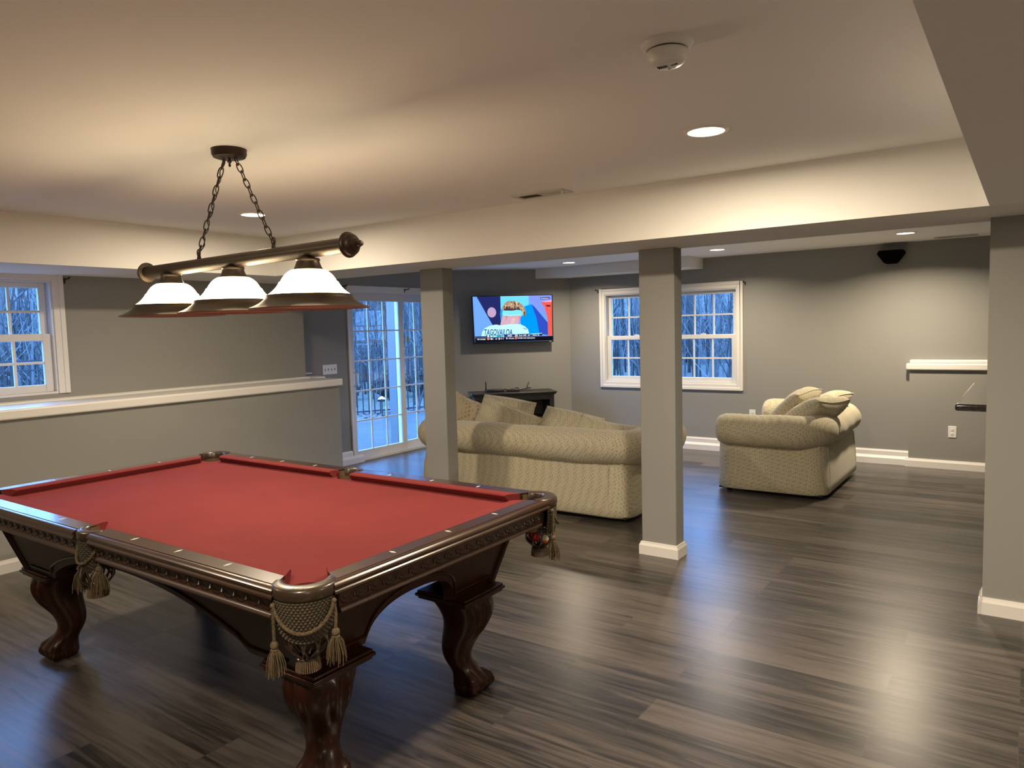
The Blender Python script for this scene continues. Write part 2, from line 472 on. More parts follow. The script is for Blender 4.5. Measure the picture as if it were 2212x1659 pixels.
baseboard('baseboard_far_left', (XS, 5.07), (XS, 6.02), (1, 0), h=.088, t=.05)
baseboard('baseboard_far_left', (XS, 5.07), (XS, 5.885), (1, 0), h=.062, t=.02, z=.088)
def cap(g, x0, x1, y0, y1, z0, z1):
    g.box(x0, x1, y0, y1, z0, z1)
g = G(); cap(g, XU - .01, XH + .026, YE, YHE + .028, ZL, ZL2)
o = struct(g.build('trim_1', 'trim', bevel=.014, seg=3))
struct(G().extrude([(0, 0), (.026, 0), (.024, .008), (.012, .016), (0, .018)], YE, YUE + .03, lambda p, t: (XU + p[0], t, ZL2 + p[1])).build('trim_1', 'trim'))
struct(G().box(-6.46, -5.965, YUE + .005, 5.10, ZL + .02, ZL2 + .004).build('trim_2', 'trim', bevel=.012, seg=3))
struct(G().box(-6.46, -6.40, YUE + .005, 5.29, ZL2 + .006, ZL2 + .024).build('trim_2', 'trim', bevel=.006))
struct(G().box(-1.03, XE, 8.455, YW, .997, 1.066).build('trim_3', 'trim', bevel=.014, seg=3))
struct(G().box(-1.0, XE, 8.485, YW, 1.066, 1.102).build('trim_3', 'trim', bevel=.012, seg=3))

# ------------------------------------------------------------------ windows and door (local: x right seen from inside, y outwards, z up)
def frame(g, x0, x1, z0, z1, wl, wr, wb, wt, y0, y1):
    g.box(x0, x0 + wl, y0, y1, z0, z1); g.box(x1 - wr, x1, y0, y1, z0, z1)
    g.box(x0 + wl, x1 - wr, y0, y1, z0, z0 + wb); g.box(x0 + wl, x1 - wr, y0, y1, z1 - wt, z1)
    return g
def sash(parent, x0, x1, z0, z1, y, st, sb, tp, cols, rows, name='sash'):
    g = frame(G(), x0, x1, z0, z1, st, st, sb, tp, y, y + .034)
    s = g.build(name, 'vinyl', parent, bevel=.004)
    gx0, gx1, gz0, gz1 = x0 + st, x1 - st, z0 + sb, z1 - tp
    G().box(gx0 - .005, gx1 + .005, y + .014, y + .02, gz0 - .005, gz1 + .005).build('glass_pane', 'glass', s)
    m = G()
    for i in range(1, cols):
        x = gx0 + (gx1 - gx0) * i / cols; m.box(x - .009, x + .009, y + .008, y + .026, gz0, gz1)
    for j in range(1, rows):
        z = gz0 + (gz1 - gz0) * j / rows; m.box(gx0, gx1, y + .0085, y + .0255, z - .009, z + .009)
    m.build('muntin_grid', 'vinyl', s)
    return s
def window(name, loc, rotz, W, Hh, units, cas=.075, mull=.06, cols=3, sides='lrtb', depth=.10):
    t = bpy.data.objects.new(name, None); COL.objects.link(t); t.location = loc; t.rotation_euler = (0, 0, rotz); struct(t)
    g = G()
    z0 = -cas if 'b' in sides else 0; z1 = Hh + (cas if 't' in sides else 0)
    for (ww, th) in ((cas, .014), (cas * .45, .021)):
        o = cas - ww
        g.box(-cas, -cas + ww, -th, 0, z0, z1); g.box(W + cas - ww, W + cas, -th, 0, z0, z1)
        if 't' in sides: g.box(-cas + ww, W + cas - ww, -th, 0, z1 - ww, z1)
        if 'b' in sides: g.box(-cas + ww, W + cas - ww, -th, 0, z0, z0 + ww)
    g.build('casing', 'trim', t, bevel=.004)
    frame(G(), 0, W, 0, Hh, .012, .012, .016, .012, -.002, depth + .05).build('jamb', 'vinyl', t)
    uw = (W - .024 - mull * (units - 1)) / units
    for i in range(units):
        x0 = .012 + i * (uw + mull)
        if i: G().box(x0 - mull, x0, 0.01, depth + .05, .016, Hh - .012).build('mullion', 'vinyl', t)
        mid = .016 + (Hh - .028) * .5
        sash(t, x0 + .004, x0 + uw - .004, mid - .028, Hh - .012, .068, .048, .045, .042, cols, 2, 'upper_sash')
        lo = sash(t, x0, x0 + uw, .016, mid + .024, .030, .058, .055, .05, cols, 2, 'lower_sash')
        G().box(x0 + uw / 2 - .03, x0 + uw / 2 + .03, .036, .062, mid + .024, mid + .038).build('sash_lock', 'vinyl', lo, bevel=.004)
    return t
window('window_1', (XU, LW[0], LW[2]), PI / 2, LW[1] - LW[0], LW[3] - LW[2], 1, cas=.078, cols=4, sides='lrt', depth=.13)
window('window_2', (BW[0], YW, BW[2]), 0, BW[1] - BW[0], BW[3] - BW[2], 2)
# sliding glass door
d = bpy.data.objects.new('door_1', None); COL.objects.link(d); d.location = (XS, DW[0], 0); d.rotation_euler = (0, 0, PI / 2); struct(d)
W = DW[1] - DW[0]
g = G()
for ww, th in ((.045, .014), (.02, .02)):
    g.box(-.045, -.045 + ww, -th, 0, .0, 2.075); g.box(W + .045 - ww, W + .045, -th, 0, 0, 2.075)
    g.box(-.045 + ww, W + .045 - ww, -th, 0, 2.075 - ww * 1.8, 2.075)
g.build('casing', 'trim', d, bevel=.004)
frame(G(), 0, W, 0, 2.03, .02, .02, .035, .03, -.004, .13).build('door_frame', 'vinyl', d, bevel=.004)
def door_panel(x0, x1, y, sl, sr):
    g = frame(G(), x0, x1, .036, 2.0, sl, sr, .085, .10, y, y + .038)
    s = g.build('door_panel', 'vinyl', d, bevel=.004)
    gx0, gx1, gz0, gz1 = x0 + sl, x1 - sr, .121, 1.90
    G().box(gx0 - .005, gx1 + .005, y + .016, y + .022, gz0 - .005, gz1 + .005).build('glass_pane', 'glass', s)
    m = G()
    for i in (1, 2):
        x = gx0 + (gx1 - gx0) * i / 3; m.box(x - .008, x + .008, y + .011, y + .027, gz0, gz1)
    for j in range(1, 5):
        z = gz0 + (gz1 - gz0) * j / 5; m.box(gx0, gx1, y + .0115, y + .0265, z - .008, z + .008)
    m.build('muntin_grid', 'vinyl', s)
    return s
p1 = door_panel(.022, .93, .03, .058, .082)
p2 = door_panel(.86, W - .022, .075, .082, .058)
hg = G().tube([(.052, .03, .90), (.052, .004, .905), (.052 + .004, -.022, .925), (.056, -.028, .98), (.056, -.022, 1.04), (.052, .004, 1.06), (.052, .03, 1.065)], .009, 8)
hg.box(.034, .07, .02, .032, .87, 1.09)
hg.build('door_handle', 'vinyl', p1, smooth=True)
G().box(1.035, 1.075, .086, .0905, 1.39, 1.46).build('sticker', 'sticker', p2)['label'] = 'tan sticker'

# ------------------------------------------------------------------ lights in the ceiling
def area(name, loc, r, power, col, spread=179):
    l = bpy.data.lights.new(name, 'AREA'); l.shape = 'DISK'; l.size = 2 * r; l.energy = power; l.color = col
    l.spread = math.radians(spread)
    o = bpy.data.objects.new(name, l); COL.objects.link(o); o.location = loc
    return o
WARM = (1.0, 0.83, 0.61)
def downlight(x, y, z, label, power, group='recessed ceiling downlights', r=.092, spread=179):
    t = thing('recessed_light', label, 'ceiling light', (x, y, z), group=group)
    G().lathe([(r * .80, -.001), (r * .82, -.006), (r * .92, -.007), (r, -.003), (r + .002, 0)], 40).build('trim_ring', 'trim', t, smooth=True)
    G().lathe([(0, -.0025), (r * .4, -.003), (r * .805, -.0025), (r * .805, .0)], 40).build('lens', 'led', t, smooth=True)
    area('downlight_lamp', (x, y, z - .012), r * .75, power, WARM, spread)
    return t
PW = 42.0
downlight(-1.115, 3.02, ZC, 'large lit round downlight in the raised ceiling right of the smoke detector', PW)
downlight(-4.21, 3.05, ZC, 'lit round downlight seen behind the right chain of the pendant lamp', PW * .7)
downlight(-4.555, 7.70, ZF, 'lit round downlight in the far ceiling nearest the television', PW * .55, spread=150)
downlight(-2.716, 7.66, ZF, 'lit round downlight in the far ceiling just right of the near column', PW * .55, spread=150)
downlight(-0.945, 7.61, ZF, 'lit round downlight in the far ceiling above the black wall speaker', PW * .95, spread=150)
# the same fittings outside the frame, behind and beside the camera
for x, y, k in ((-1.115, .2, 1.0), (-4.21, .2, .45)):
    area('downlight_lamp', (x, y, ZC - .012), .07, PW * k, WARM)
for x, y in ((1.3, 2.6), (1.3, -.4)):
    area('downlight_lamp', (x, y, ZS - .012), .07, PW * .9, WARM)

# ------------------------------------------------------------------ pendant lamp over the pool table
LX, LY = -2.818, 1.938
lamp = thing('pendant_lamp', 'bronze three-shade billiard pendant lamp hanging on two chains over the pool table', 'lamp', (LX, LY, ZC))
g = G().lathe([(0, -.038), (.055, -.038), (.066, -.034), (.072, -.022), (.072, -.006), (.074, 0), (0, 0)], 40)
g.build('canopy', 'dkbronze', lamp, smooth=True)
G().lathe([(.0, -.001), (.092, -.001), (.094, 0)], 40).build('ceiling_ring', 'ceil', lamp, smooth=True)
G().lathe([(0, -.075), (.004, -.072), (.006, -.066), (.003, -.06), (.009, -.054), (.010, -.048), (.004, -.043), (.006, -.036), (0, -.036)], 16).build('finial', 'dkbronze', lamp, smooth=True)
BZ = 1.856 - ZC
bar_r = .030
bt = .0065   # small lean of the bar
def barz(x): return BZ + bt * x / .7
pts = [(x, 0, barz(x)) for x in (-.725, -.3, .3, .725)]
G().tube(pts, bar_r, 28).build('bar', 'bronze', lamp, smooth=True)
capprof = [(0, 0), (.031, 0), (.031, .004), (.046, .006), (.049, .012), (.047, .018), (.042, .022), (.040, .034), (.034, .042), (.026, .046), (.022, .056), (.012, .062), (.010, .070), (.012, .076), (.009, .084), (0, .087)]
for s_ in (-1, 1):
    G().lathe([(r, s_ * z) for r, z in capprof], 32, at=(s_ * .70, 0, barz(s_ * .7)), axis='X').build('end_cap', 'dkbronze' if s_ > 0 else 'bronze', lamp, smooth=True)
def chain(p0, p1, parent):
    p0 = Vector(p0); p1 = Vector(p1); d_ = p1 - p0; L = d_.length; t = d_.normalized()
    a = t.cross(Vector((0, 1, 0))).normalized(); b = t.cross(a)
    n = int(round(L / .040)); st = L / n; g = G()
    for i in range(n):
        c = p0 + t * st * (i + .5)
        w = (a if i % 2 == 0 else b)
        w = (w * math.cos(.35) + (b if i % 2 == 0 else -a) * math.sin(.35))
        pts = [c + t * (st * .62) * math.cos(q) + w * .0115 * math.sin(q) * (1 + .12 * math.cos(2 * q)) for q in [2 * PI * k / 16 for k in range(16)]]
        g.tube(pts, .0026, 6, closed=True)
    return g.build('chain', 'dkbronze', parent, smooth=True)
for s_ in (-1, 1):
    ch = chain((s_ * .038, 0, -.036), (s_ * .268, 0, barz(s_ * .268) + .05), lamp)
    x = s_ * .268; z = barz(x)
    G().tube([(x, 0, z + .024), (x, 0, z + .045)], [.011, .006], 12).tube([(x + .011 * math.sin(q), 0, z + .056 + .016 * math.cos(q)) for q in [2 * PI * k / 14 for k in range(14)]], .003, 6, closed=True).build('chain_loop', 'dkbronze', ch, smooth=True)
# electrical cord woven through the left chain
def cord(g):
    pts = []
    p0 = Vector((-.038, 0, -.04)); p1 = Vector((-.262, 0, barz(-.268) + .03))
    for i in range(41):
        k = i / 40; p = p0.lerp(p1, k); pts.append(p + Vector((.006 * math.cos(k * 38), .006 * math.sin(k * 38), 0)))
    return g.tube(pts, .0022, 6)
cord(G()).build('cord', 'black', lamp, smooth=True)
def shade(x):
    z0 = 1.636 - ZC
    sx = G()
    # fitter cap
    cap_ = G().lathe([(.0, .205), (.018, .205), (.020, .197), (.044, .194), (.048, .188), (.045, .182), (.046, .176), (.050, .165), (.056, .152), (.061, .145), (.058, .143), (0, .143)], 36, at=(x, 0, z0))
    c = cap_.build('shade', 'bronze', lamp, smooth=True)
    G().lathe([(.054, .150), (.068, .147), (.081, .139), (.093, .128), (.103, .114), (.109, .103), (.115, .0995), (.1175, .093), (.126, .081), (.138, .068), (.150, .058), (.160, .051), (.157, .049), (.146, .055), (.134, .065), (.122, .078), (.113, .092), (.105, .101), (.099, .112), (.089, .125), (.078, .135), (.066, .1425), (.052, .1455)], 56, at=(x, 0, z0)).build('glass_bowl', 'shade', c, smooth=True, ang=60)
    gb = G()
    gb.lathe([(.157, .0465), (.163, .051), (.168, .048), (.170, .040), (.176, .031), (.190, .020), (.208, .010), (.224, .003), (.233, .000)], 64, at=(x, 0, z0))
    gb.cur = 1
    gb.lathe([(.233, .000), (.231, -.004), (.222, -.001), (.206, .006), (.188, .016), (.173, .028), (.166, .040), (.157, .0465)], 64, at=(x, 0, z0))
    gb.build('brim', ['bronze', 'copper'], c, smooth=True, ang=50)
    G().ball((x, 0, z0 + .075), (.028, .028, .036), 16, 10).tube([(x, 0, z0 + .105), (x, 0, z0 + .143)], .014, 12).build('bulb', 'bulb', c, smooth=True)
for x in (-.505, -.016, .477): shade(x)
for x in (-.505, -.016, .477):
    l = bpy.data.lights.new('pendant_bulb', 'POINT'); l.energy = 14; l.color = (1.0, 0.84, 0.60); l.shadow_soft_size = .040
    o = bpy.data.objects.new('pendant_bulb', l); COL.objects.link(o); o.location = (LX + x, LY, 1.636 + .075)

# ------------------------------------------------------------------ pool table
PX, PY, PZ = -2.875, 1.956, .819
pt = thing('pool_table', 'dark carved mahogany pool table with red felt under the pendant lamp', 'pool table', (PX, PY, 0))
NX, NY = 1.1176, .5588          # cushion noses
BED = PZ - .034
CP = (NX + .035, NY + .035)     # corner pocket centre
SP = NY + .060                  # side pocket centre distance
# bed cloth with pocket cut-outs
def bed_outline():
    out = []
    bx, by = NX + .05, NY + .05
    def arc(c, r, a0, a1, n=12): return [(c[0] + r * math.cos(a0 + (a1 - a0) * i / n), c[1] + r * math.sin(a0 + (a1 - a0) * i / n)) for i in range(n + 1)]
    rc = .060
    D = math.radians
    out += arc((-CP[0], -CP[1]), rc, D(120), D(-30))
    out += arc((0, -SP), .056, D(170), D(10))
    out += arc((CP[0], -CP[1]), rc, D(210), D(60))
    out += arc((CP[0], CP[1]), rc, D(300), D(150))
    out += arc((0, SP), .056, D(-10), D(-170))
    out += arc((-CP[0], CP[1]), rc, D(30), D(-120))
    return out
bm = bmesh.new()
ol = bed_outline()
vt = [bm.verts.new((x, y, BED)) for x, y in ol]
f_ = bm.faces.new(vt)
if f_.normal.z < 0: f_.normal_flip()
ex = bmesh.ops.extrude_face_region(bm, geom=[f_])
for v in [e for e in ex['geom'] if isinstance(e, bmesh.types.BMVert)]: v.co.z -= .03
bmesh.ops.triangulate(bm, faces=[f for f in bm.faces if len(f.verts) > 4])
bmesh.ops.recalc_face_normals(bm, faces=bm.faces)
me = bpy.data.meshes.new('bed_cloth'); bm.to_mesh(me); bm.free(); me.materials.append(M['cloth'])
o = bpy.data.objects.new('bed_cloth', me); COL.objects.link(o); o.parent = pt
# cushions and rails. along: coordinate along the rail, out: outward distance from nose
CW = .0552                       # cloth width nose to wood
def rails():
    D = []
    gapS = .071; gapC = .070
    segs = []
    for sy in (-1, 1):
        for (a, b, ca, cb) in ((-NX + gapC, -gapS, 1, .35), (gapS, NX - gapC, .35, 1)):
            segs.append(('L', sy, a, b, ca, cb))
    for sx in (-1, 1):
        segs.append(('S', sx, -NY + gapC, NY - gapC, 1, 1))
    return segs
def place(kind, s_, along, out, z):
    if kind == 'L': return (along, s_ * (NY + out), z)
    return (s_ * (NX + out), along, z)
for kind, s_, a, b, ca, cb in rails():
    # cushion: bevelled ends widen toward the nose
    prof = [(0.0, PZ - .006), (.004, PZ - .001), (.02, PZ + .001), (CW, PZ), (CW, BED), (.020, BED), (.006, BED + .018)]
    vs0 = []; vs1 = []
    for o_, z in prof:
        vs0.append(place(kind, s_, a - o_ * ca * .75 + 0.004, o_, z)); vs1.append(place(kind, s_, b + o_ * cb * .75 - 0.004, o_, z))
    n = len(prof); g = G()
    g.add(vs0 + vs1, [(i, (i + 1) % n, n + (i + 1) % n, n + i) for i in range(n)] + [tuple(range(n)), tuple(range(n, 2 * n))])
    cu = g.build('cushion', 'cloth', pt, smooth=True, ang=25)
    # wooden rail cap with moulded edge; ends cut to meet the leather collars
    NA = NX if kind == 'L' else NY
    def ce(o_): return NA - .036 + (o_ - CW) * .62
    def rend(o_, side):
        if kind == 'S': return side * ce(o_)
        if side < 0: return -ce(o_) if ca == 1 else .054
        return ce(o_) if cb == 1 else -.054
    a2 = rend(.12, -1) ; b2 = rend(.12, 1)
    prof = [(CW, PZ - .001), (CW + .001, PZ), (.118, PZ), (.1195, PZ - .003), (.121, PZ - .003), (.1225, PZ - .001), (.130, PZ - .001), (.137, PZ - .004), (.142, PZ - .010), (.143, PZ - .016), (.138, PZ - .021), (.139, PZ - .024), (.144, PZ - .028), (.145, PZ - .034), (.138, PZ - .040), (.128, PZ - .043), (CW, PZ - .043)]
    n = len(prof)
    g = G(); g.add([place(kind, s_, rend(o_, -1), o_, z) for o_, z in prof] + [place(kind, s_, rend(o_, 1), o_, z) for o_, z in prof], [(i, (i + 1) % n, n + (i + 1) % n, n + i) for i in range(n)] + [tuple(range(n)), tuple(range(n, 2 * n))])
    g.build('rail', 'woodX' if kind == 'L' else 'woodY', pt, smooth=True, ang=30)
    # carved frieze below the rail
    g = G(); z1 = PZ - .043; z0 = .713
    fa, fb = a2 - .002, b2 + .002
    if kind == 'S' or ca == 1: fa += .022
    if kind == 'S' or cb == 1: fb -= .022
    prof = [(.09, z1), (.124, z1), (.124, z1 - .006), (.117, z1 - .010), (.117, z0 + .018), (.124, z0 + .014), (.127, z0 + .006), (.122, z0), (.09, z0)]
    n = len(prof)
    g.add([place(kind, s_, fa, o_, z) for o_, z in prof] + [place(kind, s_, fb, o_, z) for o_, z in prof], [(i, (i + 1) % n, n + (i + 1) % n, n + i) for i in range(n)] + [tuple(range(n)), tuple(range(n, 2 * n))])
    k = max(1, int(round((fb - fa) / .062))); w = (fb - fa) / k
    zt, zb = z1 - .014, z0 + .022
    for i in range(k):
        c = fa + w * (i + .5)
        for hw, dz, rr in ((.43, 0, .0026), (.25, .012, .0018)):
            g.cur = 1
            pts = [place(kind, s_, c + w * hw * math.cos(q), .1165, zb + dz + (zt - zb - dz) * (1 - math.sin(q) ** .8 if math.sin(q) > 0 else 1)) for q in [PI * j / 8 for j in range(9)]]
            g.tube(pts, rr, 5)
        g.cur = 0
        # leaf bud between scallops
        ce = fa + w * i
        if i: g.tube([place(kind, s_, ce, .116, zt), place(kind, s_, ce, .119, zt - .014), place(kind, s_, ce, .116, zb + .006)], [.001, .0045, .001], 6)
    g.build('carved_frieze', ['frieze', 'wood'], pt, smooth=True, ang=40)
# sights
def sight(x, y, dx, dy):
    G().add([], [])
    g = G(); a, b = .0165, .0052
    if dx: pts = [(x - b, y), (x, y - a), (x + b, y), (x, y + a)]
    else: pts = [(x - a, y), (x, y - b), (x + a, y), (x, y + b)]
    g.prism(pts, PZ - .001, PZ + .0007); g.build('sight', 'pearl', pt)
DD = .0805
for i in (-3, -2, -1, 1, 2, 3):
    for s_ in (-1, 1): sight(i * NX / 4, s_ * (NY + DD), True, False)
for j in (-1, 0, 1):
    for s_ in (-1, 1): sight(s_ * (NX + DD), j * NY / 2, False, True)

# cabinet body: four sloping panels with arched lower edges
TX, TY, BX, BY = 1.075, .585, 1.005, .50
ZT, ZB = .715, .452
def body_pt(kind, s_, u, z, inset=0.0):
    k = (z - ZB) / (ZT - ZB)
    hx = BX + (TX - BX) * k - inset; hy = BY + (TY - BY) * k - inset
    if kind == 'L': return (u * hx, s_ * hy, z)
    return (s_ * hx, u * hy, z)
def arch(kind, u):
    # lower edge height of the apron as a function of u in -1..1
    a = abs(u)
    if kind == 'L':
        e = .715
        if a > e: return ZB
        t = a / e
        return ZB + .02 + (.628 - ZB - .02) * (1 - t ** 2.2) if a < e - .02 else ZB + .02 * (e - a) / .02
    e = .46
    if a > e: return ZB
    t = a / e
    return ZB + (.585 - ZB) * math.sqrt(max(0, 1 - t ** 2.4))
cab = G()
for kind in ('L', 'S'):
    for s_ in (-1, 1):
        N = 81
        us = [-1 + 2 * i / (N - 1) for i in range(N)]
        R = 6; vs = []
        for ins in (0, .035):
            for j in range(R):
                for u in us:
                    zl = arch(kind, u); z = zl + (ZT - zl) * j / (R - 1)
                    vs.append(body_pt(kind, s_, u, z, ins))
        fs = []
        for l in range(2):
            o_ = l * R * N
            for j in range(R - 1):
                for i in range(N - 1):
                    fs.append((o_ + j * N + i, o_ + j * N + i + 1, o_ + (j + 1) * N + i + 1, o_ + (j + 1) * N + i))
        for i in range(N - 1):
            fs.append((i, i + 1, R * N + i + 1, R * N + i))
        for j in range(R - 1):
            for i in (0, N - 1):
                fs.append((j * N + i, (j + 1) * N + i, R * N + (j + 1) * N + i, R * N + j * N + i))
        cab.add(vs, fs)
        # raised bead following the arch and a panel line
        bead = [Vector(body_pt(kind, s_, u, min(ZT - .02, arch(kind, u) + .030), -.003)) for u in us if abs(u) < .95]
        cab.tube(bead, .005, 6)
    # corner stiles
for sx in (-1, 1):
    for sy in (-1, 1):
        cab.tube([(sx * BX, sy * BY, ZB), (sx * TX, sy * TY, ZT)], .014, 8)
cab.box(-TX + .02, TX - .02, -TY + .02, TY - .02, .70, .76)
cab.build('cabinet', 'wood', pt, smooth=True, ang=30)
# slate support under the bed (dark)
G().box(-NX - .07, NX + .07, -NY - .07, NY + .07, .762, BED - .031).build('slate_frame', 'wood', pt)
# plinth plates and legs
def leg(sx, sy):
    cx, cy = sx * .930, sy * .380
    g = G()
    for hw, z0, z1, bv in ((.130, .440, .452, 0), (.137, .428, .441, 0), (.128, .416, .429, 0)):
        g.box(cx - hw, cx + hw, cy - hw, cy + hw, z0, z1)
    L_ = g.build('leg', 'wood', pt, bevel=.005, seg=3)
    dg = Vector((sx, sy)).normalized(); ang0 = math.atan2(sy, sx)
    prof = [(.418, .000, .112, 3.2), (.395, .012, .111, 3.0), (.36, .024, .106, 2.7), (.32, .026, .097, 2.5), (.28, .014, .086, 2.4), (.24, -.004, .076, 2.3), (.20, -.018, .067, 2.2), (.165, -.022, .060, 2.1), (.135, -.014, .057, 2.0), (.11, .002, .060, 2.0), (.088, .018, .068, 2.0), (.066, .030, .078, 2.0), (.045, .036, .084, 2.0), (.025, .034, .083, 2.0), (.010, .031, .076, 2.0), (.002, .030, .066, 2.0)]
    # resample smoothly
    def samp(t):
        x = t * (len(prof) - 1); i = min(int(x), len(prof) - 2); k = x - i
        P = [prof[max(0, i - 1)], prof[i], prof[i + 1], prof[min(len(prof) - 1, i + 2)]]
        return [0.5 * ((2 * P[1][c]) + (-P[0][c] + P[2][c]) * k + (2 * P[0][c] - 5 * P[1][c] + 4 * P[2][c] - P[3][c]) * k * k + (-P[0][c] + 3 * P[1][c] - 3 * P[2][c] + P[3][c]) * k ** 3) for c in range(4)]
    nu, nv = 72, 70
    def fn(u, v):
        z, d_, w, e = samp(v)
        a = 2 * PI * u
        ca, sa = math.cos(a), math.sin(a)
        q = (abs(ca) ** e + abs(sa) ** e) ** (-1 / e)
        rr = w * q
        da = (a - ang0 + PI) % (2 * PI) - PI      # angle from the outward diagonal
        # claw toes over a ball
        if z < .125:
            f = min(1, (.125 - z) / .05)
            toe = max(0, math.cos(4 * da)) ** 1.5 if abs(da) < 2.1 else 0
            rr *= 1 + f * (.21 * toe - .07)
            if z < .05: rr *= 1 - .10 * (1 - toe) * (abs(da) < 2.1)
            # knuckles
            rr += .006 * toe * math.exp(-((z - .075) / .014) ** 2)
            rr += .005 * toe * math.exp(-((z - .030) / .012) ** 2)
        # acanthus ridges on the knee
        if z > .22:
            f = min(1, (z - .22) / .06) * min(1, (.412 - z) / .03 if z < .412 else 0)
            side = abs(da)
            rr += .010 * f * math.cos(11 * (side - .55 - (.40 - z) * 1.4)) * (1 if .35 < side < 1.25 else 0)
        elif z > .1:
            pass
        return (cx + dg.x * d_ + rr * ca, cy + dg.y * d_ + rr * sa, max(0.001, z))
    g = G().grid(fn, nu, nv, cu=True)
    last = (nv - 1) * nu
    g.f.append([last + i for i in range(nu)]); g.mi.append(0)
    g.build('carved_claw_leg', 'wood', L_, smooth=True, ang=80)
for sx in (-1, 1):
    for sy in (-1, 1): leg(sx, sy)

# pockets
def rope(g, pts, r, turns_per_m=55, strands=3):
    pts = [Vector(p) for p in pts]
    L = [0]
    for i in range(1, len(pts)): L.append(L[-1] + (pts[i] - pts[i - 1]).length)
    n = max(12, int(L[-1] * turns_per_m * 7))
    def at(s_):
        for i in range(1, len(pts)):
            if L[i] >= s_ or i == len(pts) - 1:
                k = (s_ - L[i - 1]) / max(1e-9, L[i] - L[i - 1]); return pts[i - 1].lerp(pts[i], k), (pts[i] - pts[i - 1]).normalized()
    for q in range(strands):
        P = []
        for i in range(n + 1):
            s_ = L[-1] * i / n; p, t = at(s_)
            a = t.cross(Vector((0.3, 0.2, 1))); a = a.normalized() if a.length > 1e-3 else Vector((1, 0, 0)); b = t.cross(a)
            th = 2 * PI * (s_ * turns_per_m + q / strands)
            P.append(p + (a * math.cos(th) + b * math.sin(th)) * r * .55)
        g.tube(P, r * .55, 5)
def tassel(parent, p, size, seed):
    rnd = random.Random(seed); g = G(); p = Vector(p)
    g.ball((p.x, p.y, p.z - .010), (.011 * size, .011 * size, .012 * size), 12, 8)
    g.lathe([(.006 * size, -.018), (.011 * size, -.022), (.008 * size, -.027)], 12, at=tuple(p))
    for i in range(64):
        a = rnd.uniform(0, 2 * PI); r1 = rnd.uniform(.15, 1) * .027 * size; ln_ = rnd.uniform(.058, .078) * size
        q = [p + Vector((.006 * math.cos(a), .006 * math.sin(a), -.016 * size)), p + Vector((r1 * .75 * math.cos(a), r1 * .75 * math.sin(a), -.016 - .3 * ln_)), p + Vector((r1 * math.cos(a + .1), r1 * math.sin(a + .1), -.016 - .7 * ln_)), p + Vector((r1 * math.cos(a) * 1.05, r1 * math.sin(a) * 1.05, -.018 - ln_))]
        g.tube(q, .0013, 4)
    return g.build('tassel', 'rope', parent, smooth=True)
